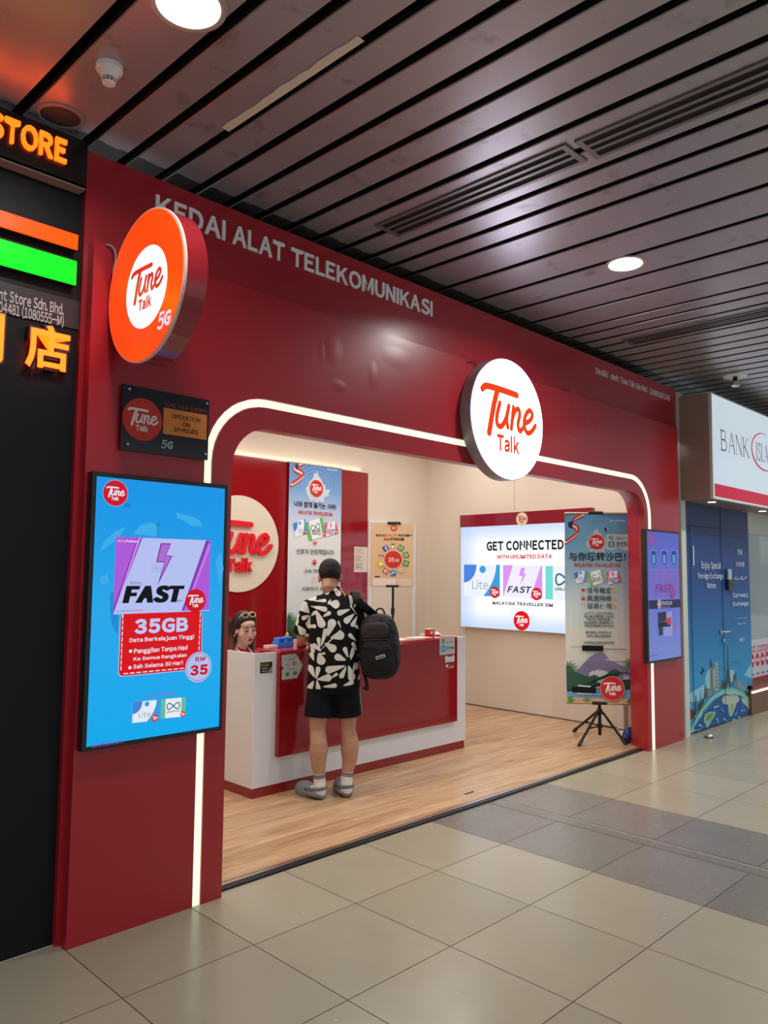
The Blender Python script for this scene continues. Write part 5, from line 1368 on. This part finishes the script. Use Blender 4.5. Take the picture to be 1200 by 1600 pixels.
# sunglasses pushed up on her hair
t = thing('sunglasses', 'gold rimmed dark sunglasses pushed up on the hair of the seated woman', 'sunglasses', tuple(Q(0, .06, .10)))
GOLD = mat('gold_frame', (0.85, 0.66, 0.32), 0.25, metal=0.9); LENS = mat('dark_lens', (0.012, 0.010, 0.010), 0.05)
gm = wm @ Matrix.Rotation(math.radians(38), 3, 'X')
def gp(x, y, z_): return WH+wm @ Vector((0, .052, .124))+gm @ Vector((x*.9, y*.9, z_*.9))
for sg in (1, -1):
    pts = [gp(.034*sg+.027*math.cos(a), .010+.006*math.cos(2*a)*0, .022*math.sin(a)*(1 if math.sin(a) > 0 else 1.15)) for a in [2*PI*k/20 for k in range(21)]]
    obj('rim', T(pts, .0026, 6, cap=False), GOLD, t, smooth=True)
    obj('lens', L([(.001, -.001), (1, 0)], (0, 0, 0)) if False else (lambda bm: (bmesh.ops.create_uvsphere(bm, u_segments=18, v_segments=8, radius=1, matrix=Matrix.Translation(gp(.034*sg, .009, -.001)) @ (gm @ Matrix.Diagonal((.0235, .0025, .020))).to_4x4()), bm)[1])(bmesh.new()), LENS, t, smooth=True)
    obj('temple', T([gp(.061*sg, .008, .006), gp(.080*sg, -.03, .0), gp(.086*sg, -.10, -.012)], .0024, 6), GOLD, t, smooth=True)
obj('bridge', T([gp(-.008, .012, .004), gp(0, .014, .007), gp(.008, .012, .004)], .0024, 6), GOLD, t, smooth=True)

# ------------------------------------------------------------------ things on the mall ceiling
def downlight(x, y, r, label, power):
    t = thing('downlight', label, 'ceiling light', (x, y, ZC))
    obj('trim_ring', L([(r-.004, -.004), (r+.022, -.006), (r+.024, .0), (r+.022, .002)], (x, y, ZC-.001), n=40), mat('lamp_trim', 'b8b4a8', 0.35, metal=.4), t, smooth=False)
    obj('diffuser', L([(.001, -.004), (r-.002, -.0045), (r, -.0055)], (x, y, ZC-.002), n=40), mat('lamp_face', 'ffffff', 0.4, emit=6.0, emitc=(1, .99, .95)), t)
    l = area('lamp_light', (0, 0, -.02), r*2, power, (1, 0.98, 0.95), spread=2.7, parent=t)
    return t
dl = downlight(-.13, -1.00, .112, 'round lit ceiling downlight at the top left, above the smoke detector', 14)
bm = L([(.045, -.012), (.045, -.004), (.03, -.004)], (-.13, -1.00, ZC-.004), n=20); obj('bulb', bm, mat('lamp_bulb', 'f4eec0', 0.3, emit=2.0, emitc=(1, .95, .6)), dl)
downlight(3.06, -1.02, .105, 'round lit ceiling downlight near the right, below the long air vents', 26)
t = thing('smoke_detector', 'white domed smoke detector on the ceiling slat at the left', 'smoke detector', (-.17, -.47, ZC))
sx_, sy_ = -.175, -.475
obj('base', L([(.052, 0), (.052, -.02), (.046, -.026)], (sx_, sy_, ZC), n=32), WHITEP, t)
obj('chamber', L([(.044, -.026), (.03, -.05), (.028, -.052)], (sx_, sy_, ZC), n=32), WHITEP, t)
obj('grille', L([(.024, -.052), (.024, -.068)], (sx_, sy_, ZC), n=24), BLACK, t)
bm = L([(.026, -.058), (.0265, -.0595), (.026, -.061)], (sx_, sy_, ZC), n=24)
for k in range(10): a = 2*PI*k/10; tube(bm, [(sx_+.0265*math.cos(a), sy_+.0265*math.sin(a), ZC-.052), (sx_+.0255*math.cos(a), sy_+.0255*math.sin(a), ZC-.069)], .0022, 6)
obj('cage', bm, WHITEP, t)
obj('cap', L([(.026, -.068), (.025, -.074), (.018, -.078)], (sx_, sy_, ZC), n=24), WHITEP, t)
t = thing('ceiling_speaker', 'round ceiling speaker with dark grille above the orange STORE letters', 'speaker', (-.175, .0, ZC))
obj('ring', L([(.098, 0), (.098, -.006), (.084, -.010), (.084, -.002)], (-.175, .0, ZC), n=40), mat('grey_ring', '8a8880', 0.4), t)
obj('grille', L([(.084, -.002), (.06, -.006), (.001, -.007)], (-.175, .0, ZC), n=40), mat('dark_grille', '3a3c36', 0.6), t)

def vent(x0, x1, y0, y1, label, nb=3):
    t = thing('air_vent', label, 'air vent', ((x0+x1)/2, (y0+y1)/2, ZC), group='linear air vents in the ceiling')
    S = lambda x, y: sx(x, y)
    def strip(xa, xb, ya, yb, za, zb):
        bm = bmesh.new()
        a = [bm.verts.new((S(x, y), y, z)) for z in (za, zb) for (x, y) in ((xa, ya), (xb, ya), (xb, yb), (xa, yb))]
        for q in ((3, 2, 1, 0), (4, 5, 6, 7), (0, 1, 5, 4), (1, 2, 6, 5), (2, 3, 7, 6), (3, 0, 4, 7)): bm.faces.new([a[i] for i in q])
        return bm
    VM = mat('vent_metal', (0.22, 0.20, 0.20), 0.4, metal=.6)
    zb = ZC-.009
    obj('backing', strip(x0, x1, y0, y1, ZC-.003, ZC-.001), DARKV, t)
    fw = .022
    obj('frame_side', strip(x0, x0+fw, y0, y1, zb, ZC-.001), VM, t); obj('frame_side', strip(x1-fw, x1, y0, y1, zb, ZC-.001), VM, t)
    obj('frame_end', strip(x0+fw, x1-fw, y0, y0+.03, zb, ZC-.001), VM, t); obj('frame_end', strip(x0+fw, x1-fw, y1-.03, y1, zb, ZC-.001), VM, t)
    g_ = (x1-x0-2*fw)
    for k in range(1, nb):
        xc = x0+fw+g_*k/nb; obj('blade', strip(xc-.011, xc+.011, y0+.03, y1-.03, zb+.001, ZC-.002), VM, t)
vent(1.535, 1.735, -1.49, -.24, 'slotted air vent in the ceiling, the nearer to the red header of the joined pair')
vent(1.545, 1.75, -3.3, -1.53, 'longer slotted air vent running out of the photo at the upper right')
vent(4.52, 4.72, -2.6, -.22, 'far slotted air vent in the ceiling right of the lit downlight')
# torn strip of pale film along a slat
bm = bmesh.new(); N_ = 40; pv = []
for k in range(N_+1):
    y = -.44-.88*k/N_; x = sx(.388, y); wv = .024+.010*noise.noise(Vector((y*11, 3, 0)))+(.004 if k < 36 else -.002)
    pv.append((bm.verts.new((x-wv, y, ZC-.003)), bm.verts.new((x+.012, y, ZC-.006))))
for a, b_ in zip(pv, pv[1:]): bm.faces.new((a[0], a[1], b_[1], b_[0]))
tp = obj('peeling_film', bm, mat('pale_film', 'e6d8c8', 0.6)); md = tp.modifiers.new('t', 'SOLIDIFY'); md.thickness = .001
tag(tp, 'ragged pale strip of peeling film along a ceiling slat', 'film')
t = thing('sprinkler', 'small metal sprinkler head on a white plate at the far right of the ceiling', 'sprinkler', (6.43, -.42, ZC))
spx, spy = 6.43, -.46
obj('plate', L([(.115, 0), (.115, -.004), (.105, -.007)], (spx, spy, ZC), n=32), WHITEP, t)
obj('neck', L([(.022, -.005), (.022, -.05)], (spx, spy, ZC), n=16), BLACKM, t)
obj('head', L([(.03, -.05), (.045, -.06), (.045, -.095), (.03, -.105)], (spx, spy, ZC), n=20), STEEL, t)

# ------------------------------------------------------------------ neighbour's lit signs on the left
OR = mat('orange_letter_light', 'ff9020', 0.4, emit=4.0, emitc=(1.0, .075, .003))
t = thing('store_sign', 'black sign box with orange lit capital letters at the top left', 'sign', (-.7, .03, 3.38))
obj('box', B(-1.6, .03, 3.355, -.035, .09, 3.565), mat('black_sign_box', (0.006, 0.006, 0.006), 0.3), t)
obj('trim_line', B(-1.6, .026, 3.335, -.04, .09, 3.341), mat('pale_line', '8a8a80', 0.4), t)
c = Canvas((0, .012, 0), (1, 0, 0)); p1 = c.P(106, 219); p0 = c.P(107, 257); l0 = c.P(-16, 186)
c.text('STORE', (l0[0], p0[1]), (p1[0], p1[1]), OR, bold=.03); c.build('lit_letters', t, thick=.016)
c = Canvas((0, .012, 0), (1, 0, 0)); 
lw = p1[0]-l0[0]
c.text('CONVENIENCE', (l0[0]-.12-lw*2.0, p0[1]), (l0[0]-.12, p1[1]), OR, bold=.03); c.build('lit_letters', t, thick=.016)
def bar(p_tr, p_br, label, col, em):
    c = Canvas((0, .04, 0), (1, 0, 0)); a = c.P(*p_tr); b_ = c.P(*p_br)
    t = thing('lit_bar', label, 'light bar', (a[0]-.7, .05, b_[1]))
    obj('housing', B(a[0]-1.5, .05, b_[1], a[0], .09, a[1]), BLACK, t)
    obj('lit_face', B(a[0]-1.498, .04, b_[1]+.002, a[0]-.002, .05, a[1]-.002), mat(label[:8], (.004, .004, .004), .3, emit=em, emitc=col, spec=.12), t)
bar((123, 367), (122, 391), 'orange lit bar on the black store front at the left', (1.0, .04, .001), 3.0)
bar((121, 408), (119, 446), 'green lit bar under the orange one on the black store front', (.004, 1.0, .02), 1.2)
t = thing('name_plate', 'dark grey strip with white company lettering on the black store front', 'plate', (-.6, .085, 2.71))
c = Canvas((0, .080, 0), (1, 0, 0)); a = c.P(127, 472); b_ = c.P(126, 516)
obj('plate', B(-1.5, .081, b_[1], a[0], .09, a[1]), mat('grey_plate', '2e2c2e', 0.4), t)
for s_, y0_, y1_ in (('nt Store Sdn. Bhd.', 468, 475), ('04481 (1080555-M)', 487, 494)):
    a = c.P(-2, y0_); b_ = c.P(100, y1_); c.text(s_, a, b_, 'd8d8d4', bold=.015)
c.build('lettering', t)
for s_, x0, y0, x1, y1, lab in (('店', 39, 574, 110, 510, 'orange lit Chinese character with dark edges low on the black store front'), ('利', -58, 556, 8, 490, 'orange lit Chinese character cut by the left photo edge')):
    t = thing('lit_character', lab, 'sign', (-.15, .09, 2.48))
    c = Canvas((0, .045, 0), (1, 0, 0)); a = c.P(x0, y0); b_ = c.P(x1, y1)
    if s_ == '店': a = (c.P(39, 575)[0], c.P(75, 578)[1]); b_ = (c.P(110, 530)[0], c.P(75, 508)[1])
    c.text(s_, a, b_, OR, bold=.02); c.build('lit_face', t, thick=.006)
    c = Canvas((0, .052, 0), (1, 0, 0)); e = .010
    c.text(s_, (a[0]-e, a[1]-e), (b_[0]+e, b_[1]+e), mat('char_return', (0.05, 0.03, 0.03), .4), bold=.07); c.build('raised_back', t, thick=.038)


# ------------------------------------------------------------------ bank on the right
t = thing('bank_sign', 'big white and crimson bank sign box at the right edge', 'sign', (7.6, -.28, 2.38))
SX, SY, SZ0, SZ1 = 6.21, -.302, 2.378, 3.445
obj('box', B(SX, SY+.03, SZ0, 10.2, .06, SZ1, bev=.003), mat('beige_box', '9a8678', 0.4), t)
obj('edge_frame', B(SX-.004, SY, SZ0-.004, 10.2, SY+.032, SZ1+.004, bev=.003), mat('pale_edge_frame', 'c8d4cc', 0.35), t)
c = Canvas((0, SY-.001, 0), (1, 0, 0), step=.0003, emit=.76)
c.rect(SX+.012, SZ0+.008, 10.18, SZ1-.012, 'dcecf6'); c.rect(SX+.024, SZ0+.02, 10.18, SZ0+.150, 'd0103c')
def serif(c, ch, u, v, w_, h, m):
    th, tn = h*.085, h*.035
    def S(x0, y0, x1, y1, wd): c.stroke([(u+x0*w_, v+y0*h), (u+x1*w_, v+y1*h)], wd, m, smooth=False, up=False)
    def F_(x, y): c.rect(u+x*w_-h*.09, v+y*h-h*.012, u+x*w_+h*.09, v+y*h+h*.012, m, up=False)
    def Bw(pts, wd): c.stroke([(u+x*w_, v+y*h) for x, y in pts], wd, m, up=False)
    if ch == 'B': S(.15, 0, .15, 1, th); F_(.1, 0); F_(.1, 1); Bw([(.15, 1), (.6, .97), (.72, .77), (.55, .55), (.15, .53)], tn*1.7); Bw([(.15, .53), (.65, .5), (.85, .27), (.62, .03), (.15, 0)], tn*1.8)
    if ch == 'A': S(.12, 0, .5, 1, tn); S(.5, 1, .9, 0, th); S(.26, .36, .74, .36, tn); F_(.12, 0); F_(.9, 0)
    if ch == 'N': S(.15, 0, .15, 1, tn); S(.15, 1, .85, 0, th); S(.85, 0, .85, 1, tn); F_(.15, 0); F_(.1, 1); F_(.85, 1)
    if ch == 'K': S(.15, 0, .15, 1, th); F_(.15, 0); F_(.15, 1); S(.15, .42, .75, 1, tn); S(.32, .56, .88, 0, th); F_(.78, 1); F_(.9, 0)
    if ch == 'I': S(.5, 0, .5, 1, th); F_(.5, 0); F_(.5, 1)
    if ch == 'S': Bw([(.82, .82), (.6, 1), (.3, .93), (.22, .74), (.5, .53), (.8, .34), (.75, .1), (.45, 0), (.18, .16)], th*.8)
    if ch == 'L': S(.25, 0, .25, 1, th); F_(.25, 0); F_(.25, 1); S(.25, .01, .85, .01, tn); S(.85, 0, .9, .2, tn)
    if ch == 'M': S(.1, 0, .15, 1, tn); S(.15, 1, .5, .1, th); S(.5, .1, .85, 1, tn); S(.85, 1, .9, 0, th); F_(.1, 0); F_(.9, 0)
    c.up()
z = c.Z(1000, 580, 5.7143)
INK = '2a2440'
lB = z(718, 698); tB = z(718, 522); rK = z(978, 768)
hB = tB[1]-lB[1]; wtot = rK[0]-lB[0]
for k, ch in enumerate('BANK'): serif(c, ch, lB[0]+wtot*k/4, lB[1], wtot/4*.98, hB, INK)
lI = z(1032, 788); tI = z(1035, 635); hI = tI[1]-lI[1]; wI = (z(1108, 800)[0]-z(1030, 790)[0])/2.55
xs_ = lI[0]
for ch, wv in (('I', .6), ('S', .9), ('L', 1.0), ('A', 1.15), ('M', 1.3)): serif(c, ch, xs_, lI[1], wI*wv, hI, INK); xs_ += wI*wv
pa, pb, pc_ = z(1088, 556), z(992, 690), z(1105, 886)
ay = (pa[1]-pc_[1])/2; cyy = (pa[1]+pc_[1])/2; cxx = pa[0]+.05; rxx = cxx-pb[0]
arc_ = [(cxx+rxx*math.cos(math.radians(a)), cyy+ay*math.sin(math.radians(a))) for a in range(78, 291, 4)]
h_ = len(arc_)//2+6
c.stroke(arc_[:h_], .004, 'c81850', wd2=.034, smooth=False); c.stroke(arc_[h_-1:], .034, 'c81850', wd2=.010, smooth=False)
c.build('lit_face', t)
obj('soffit_lamp', L([(.04, 0), (.04, -.004)], (6.62, -.12, SZ0), n=20), mat('small_lamp', 'ffffff', .4, emit=3.0), t)
obj('soffit_lamp', L([(.04, 0), (.04, -.004)], (8.1, -.12, SZ0), n=20), mat('small_lamp', 'ffffff', .4), t)

# blue travel mural over the partition and its door
d1 = thing('door_1', None, None, (6.8, .058, 0)); tag(d1, kind='structure')
c = Canvas((0, .050, 0), (1, 0, 0), step=.0002); z = c.Z(1000, 800, 4); z8 = c.Z(1060, 1000, 8)
mu = Canvas((0, .057, 0), (1, 0, 0), step=.0001)
c = Canvas((0, .058, 0), (1, 0, 0), step=.00015); z = c.Z(1000, 800, 4); z8 = c.Z(1060, 1000, 8)
xl, xr = 6.318, z(690, 600)[0]
c.rect(xl, .012, xr, 2.374, gradient('mural_blue', [(0, '3a9cc8'), (.22, '2a98d0'), (.42, '1074b4'), (.62, '0f4c92'), (.85, '123a78'), (1, '12305f')], rough=.5))
for pts in ([(820, 440), (900, 310), (915, 300), (915, 480)], [(100, 720), (180, 640), (260, 600), (340, 540), (360, 700), (200, 780), (110, 760)], [(340, 440), (380, 370), (400, 350), (400, 600), (330, 620)], [(430, 380), (450, 350), (450, 600), (430, 600)], [(640, 370), (700, 380), (720, 520), (640, 520)]):
    c.poly([z8(*p) for p in pts], '8ccbe2')
DK = '35505c'
for pts, col in (([(400, 650), (392, 350), (396, 235), (402, 235), (432, 345), (438, 650)], '7a7a68'), ([(390, 345), (398, 212), (430, 340)], '3a4650'), ([(448, 640), (455, 300), (462, 280), (490, 276), (496, 300), (506, 630)], '9ab0ac'),
                 ([(612, 60), (618, 60), (628, 340), (660, 590), (635, 580), (625, 530), (612, 540), (608, 590), (585, 585), (608, 340)], '46423e'),
                 ([(515, 610), (548, 488), (590, 570), (600, 610)], '5a6a66'), ([(535, 610), (555, 490), (600, 600)], '3a4a4c'), ([(672, 560), (685, 440), (718, 395), (726, 480), (700, 570)], '40606c'), ([(690, 500), (735, 520), (730, 580), (690, 580)], '6a8a90'),
                 ([(735, 530), (770, 520), (820, 580), (835, 530), (850, 600), (800, 640), (740, 590)], '8a9c98'), ([(820, 640), (850, 640), (900, 700), (925, 660), (925, 760), (880, 740)], '3a5a4a'),
                 ([(310, 760), (322, 640), (335, 540), (350, 600), (362, 720)], '4a5a60'), ([(360, 720), (372, 600), (395, 600), (410, 690)], '7a9098'), ([(270, 740), (275, 630), (282, 740)], '5a6e74'),
                 ([(206, 930), (212, 690), (222, 700), (224, 930)], '2a3438'), ([(135, 1000), (122, 920), (150, 860), (200, 890), (212, 930), (160, 1000)], '6a2a24'), ([(232, 900), (245, 800), (300, 740), (320, 770), (280, 860)], '2c4a34')):
    c.poly([z8(*p) for p in pts], col)
for k in range(7): c.stroke([z8(455, 330+44*k), z8(500, 322+44*k)], .008, '6a8488', smooth=False)
c.poly([z8(*p) for p in ((262, 405), (290, 395), (300, 380), (285, 340), (300, 345), (318, 372), (328, 355), (322, 390), (300, 410), (292, 440), (285, 415))], '24343c')
for x, y in ((545, 365), (570, 340), (585, 375), (690, 270), (715, 262), (735, 285), (765, 300)): c.stroke([z8(x-8, y+4), z8(x, y-6), z8(x+8, y+4)], .006, '2f6a88')
# the globe: circle through three points of its rim
A_, B_, C_ = z8(118, 1180), z8(600, 608), z8(935, 800)
def circum(a, b, c_):
    d = 2*(a[0]*(b[1]-c_[1])+b[0]*(c_[1]-a[1])+c_[0]*(a[1]-b[1])); s2 = lambda p: p[0]**2+p[1]**2
    return ((s2(a)*(b[1]-c_[1])+s2(b)*(c_[1]-a[1])+s2(c_)*(a[1]-b[1]))/d, (s2(a)*(c_[0]-b[0])+s2(b)*(a[0]-c_[0])+s2(c_)*(b[0]-a[0]))/d)
gu, gv = circum(A_, B_, C_); gr = math.dist((gu, gv), B_)
def cap_poly(r):
    pts = []
    for k in range(181):
        a = PI*k/180; x, y = gu+r*math.cos(a), gv+r*math.sin(a)
        if x > xr: x = xr
        if x < xl: x = xl
        if y < .012: y = .012
        pts.append((x, y))
    out = [pts[0]]
    for p in pts[1:]:
        if math.dist(p, out[-1]) > 1e-4: out.append(p)
    if out[0][0] < xr+.001 and out[0][1] > .012: out.insert(0, (out[0][0], .012))
    if out[-1][1] > .0121: out.append((out[-1][0], .012))
    return out
c.poly(cap_poly(gr), '7cc4b8'); c.poly(cap_poly(gr*.965), '155a9c')
for pts, col in (([(540, 740), (560, 705), (590, 690), (640, 700), (680, 680), (715, 715), (740, 720), (756, 755), (720, 790), (700, 850), (688, 880), (662, 945), (640, 957), (625, 920), (620, 860), (612, 805), (560, 800), (540, 770)], 'b4c8b8'),
                 ([(640, 800), (690, 800), (680, 870), (655, 930), (640, 900)], '8fbc88'),
                 ([(325, 930), (380, 895), (460, 895), (445, 950), (410, 1000), (385, 1050), (360, 1100), (345, 1100), (335, 1050), (315, 1030), (310, 990)], '8fc0a0'), ([(345, 940), (400, 915), (430, 920), (400, 985), (360, 1015), (330, 1000)], '5f9c4c'),
                 ([(770, 725), (850, 730), (925, 800), (910, 850), (875, 880), (850, 830), (800, 790)], 'a8c4b8'), ([(585, 670), (610, 645), (700, 640), (740, 660), (760, 690), (730, 690), (690, 670), (640, 690)], 'a4ccb8'), ([(690, 680), (735, 700), (755, 740), (725, 735)], 'b8c8b4'),
                 ([(240, 960), (270, 900), (300, 850), (320, 830), (300, 900), (270, 970)], 'a8d0b8')):
    c.poly([z8(*p) for p in pts], col)
for pts in ([(380, 760), (450, 690), (540, 650)], [(440, 840), (470, 830), (500, 825)], [(470, 980), (490, 1020), (480, 1060)], [(250, 1060), (290, 1080)], [(560, 980), (600, 1010)], [(705, 930), (725, 890)], [(670, 1000), (700, 985)], [(740, 960), (760, 980)], [(780, 880), (830, 870)], [(900, 910), (915, 890)], [(180, 1050), (200, 1020)], [(160, 1140), (220, 1120)]):
    c.stroke([z8(*p) for p in pts], .022, '9ad0e4', wd2=.006)
for pts in ([(520, 860), (560, 900), (560, 960)], [(790, 830), (800, 870), (850, 900)], [(300, 900), (350, 850), (420, 790)], [(230, 1130), (300, 1090)]):
    c.stroke([z8(*p) for p in pts], .03, '3f8cc4', wd2=.008)
for s_, a, b_, bo in (('Enjoy Special', (378, 352), (497, 312), .01), ('Foreign Exchange', (357, 416), (513, 382), .01), ('Rates', (413, 476), (467, 442), .01), ('Currency', (575, 534), (667, 502), .025), ('Exchange', (575, 588), (670, 556), .025),
                      ('환율', (601, 265), (632, 232), 0), ('外貨両替', (592, 342), (645, 313), 0), ('Pertukaran Mata', (588, 668), (665, 655), 0), ('Uang Asing', (602, 704), (656, 688), 0), ('両替え', (612, 812), (648, 782), 0)):
    c.text(s_, z(*a), z(*b_), 'd4e4f4', bold=bo)
for pts in ([(582, 420), (590, 412), (596, 420), (606, 418), (610, 408)], [(612, 420), (622, 416), (628, 400), (630, 420), (640, 420)], [(634, 400), (634, 420), (645, 418), (655, 412), (660, 402)], [(590, 402), (596, 402)], [(648, 404), (652, 404)]):
    c.stroke([z(*p) for p in pts], .008, 'd4e4f4')
mural = c.build('printed_film'); 
tag(mural, 'blue travel mural with globe and landmarks covering the partition and door at right', 'mural')
# door leaf seams and hardware
def P3(px, py, y):
    d = _f + CR*(px-600)/F - CU*(py-800)/F; t_ = (y-CAM.y)/d.y; return CAM+d*t_
xa, xb, ztop_ = P3(1081, 950, .05).x, P3(1130, 950, .05).x, P3(1105, 824, .05).z
SEAM = mat('door_seam', (0.01, 0.03, 0.07), .6)
bm = B(xa-.004, .049, .01, xa+.004, .052, ztop_); box(bm, xb-.004, .049, .01, xb+.004, .052, 2.40); box(bm, xa, .049, ztop_-.004, xb, .052, ztop_+.004); box(bm, xa, .049, .006, xb, .054, .02)
obj('seam', bm, SEAM, d1)
q = P3(1134, 987, .02); 
obj('handle', T([(q.x-.06, .05, q.z), (q.x-.06, .005, q.z), (q.x+.09, .0, q.z)], .010, 10, cap='round'), STEEL, d1, smooth=True)
obj('handle_rose', L([(.026, 0), (.026, .008)], (q.x-.06, .05, q.z), (0, -1, 0), 20), STEEL, d1)
q2 = P3(1131, 1001, .045); obj('lock', L([(.024, 0), (.024, .010), (.012, .014)], (q2.x, .05, q2.z), (0, -1, 0), 20), STEEL, d1)
a = P3(1137, 889, .03); b_ = P3(1145, 922, .03)
t = thing('door_keypad', 'black and silver keypad lock on the blue door at right', 'keypad', (a.x, .05, b_.z))
obj('body', B(a.x-.01, .018, b_.z, b_.x+.01, .05, (a.z+b_.z)/2, bev=.005), BLACK, t); obj('top_plate', B(a.x-.005, .022, (a.z+b_.z)/2, b_.x-.03, .05, a.z, bev=.004), STEEL, t)
obj('keypad_buttons', B(a.x+.01, .0165, b_.z+.03, b_.x-.01, .018, (a.z+b_.z)/2-.02), mat('dark_keys', '3a3a3c', .5), t)
a = P3(1083, 853, .05); b_ = P3(1084, 882, .05)
bm = bmesh.new()
for k in range(9): zz = a.z+(b_.z-a.z)*k/8.5; box(bm, a.x-.012, .0475, zz-.024, a.x+.012, .05, zz)
tag(obj('vent_strip', bm, mat('pale_strip', 'dfe8ee', .4)), 'narrow white slotted strip near the left edge of the blue door', 'strip')
q = P3(1108, 1149, -.1)
q = CAM+( _f + CR*(1108-600)/F - CU*(1150-800)/F)*((0.02-CAM.z)/( _f + CR*(1108-600)/F - CU*(1150-800)/F).z)
t = thing('door_stop', 'small round steel door stop on the tiles before the blue door', 'door stop', (q.x, q.y, 0))
obj('dome', L([(.042, 0), (.042, .012), (.036, .03), (.022, .042), (.004, .046)], (q.x, q.y, 0), n=24), STEEL, t, smooth=True)
obj('rubber_ring', L([(.045, .010), (.046, .014), (.045, .018)], (q.x, q.y, 0), n=24), BLACK, t)
# posters on the bank window and its desk behind
t = thing('window_poster', 'white poster with red dots on the bank window at the right edge', 'poster', (8.5, .095, .36))
c = Canvas((0, .092, 0), (1, 0, 0), step=.0003); z = c.Z(1000, 800, 4)
c.rect(7.985, .36, 10.6, z(760, 790)[1], 'c8ccd8')
lf = z(697, 868); tp_ = z(700, 822)
w4 = z(800, 850)[0]-lf[0]
c.text('st competitive rates', (lf[0]-.02, lf[1]-.03), (lf[0]+w4*2.5, tp_[1]), 'c01838', bold=.02)
for k in range(6):
    u0_ = z(702, 930); u1_ = z(767, 918); uu = u0_[0]+(z(734, 925)[0]-u0_[0])*k; vv = u0_[1]
    c.disc(uu, vv, .062, 'b8182c', .080); c.rect(uu-.05, vv-.02, uu+.05, vv+.02, 'e0c8cc'); c.rect(uu-.04, vv-.17, uu+.04, vv-.155, '4a4a58')
c.rect(7.985, .36, 10.6, .40, 'a8142c')
c.build('printed_sheet', t, thick=.002)
t = thing('notice_sheet', 'pale notice sheet hanging inside the bank window', 'paper', (8.6, .4, 1.4)); c = Canvas((0, .4, 0), (1, 0, 0)); z = c.Z(1000, 800, 4)
a = z(752, 320); b_ = z(800, 120); c.rect(a[0], a[1], a[0]+.5, b_[1], 'c4dcd0'); c.rect(a[0]+.04, a[1]+.1, a[0]+.4, a[1]+.3, 'e4ece8'); c.build('sheet', t, thick=.002)
t = thing('bank_desk', 'pale desk inside the bank hall behind the glass', 'desk', (9.6, 1.1, 0))
obj('desk_top', B(8.2, .8, .98, 11.5, 1.5, 1.02), mat('pale_desk', 'd8dcd4', .3), t); obj('desk_front', B(8.2, .82, 0, 11.5, .86, .98), mat('pale_desk', 0), t)
t = thing('desk_monitor', 'small dark screen standing on the bank desk', 'monitor', (9.2, 1.0, 1.02))
obj('panel', B(9.05, .98, 1.10, 9.35, 1.0, 1.28, bev=.004), mat('monitor_dark', '23303a', .2), t); obj('stand', B(9.17, .98, 1.02, 9.23, 1.04, 1.10), BLACK, t)
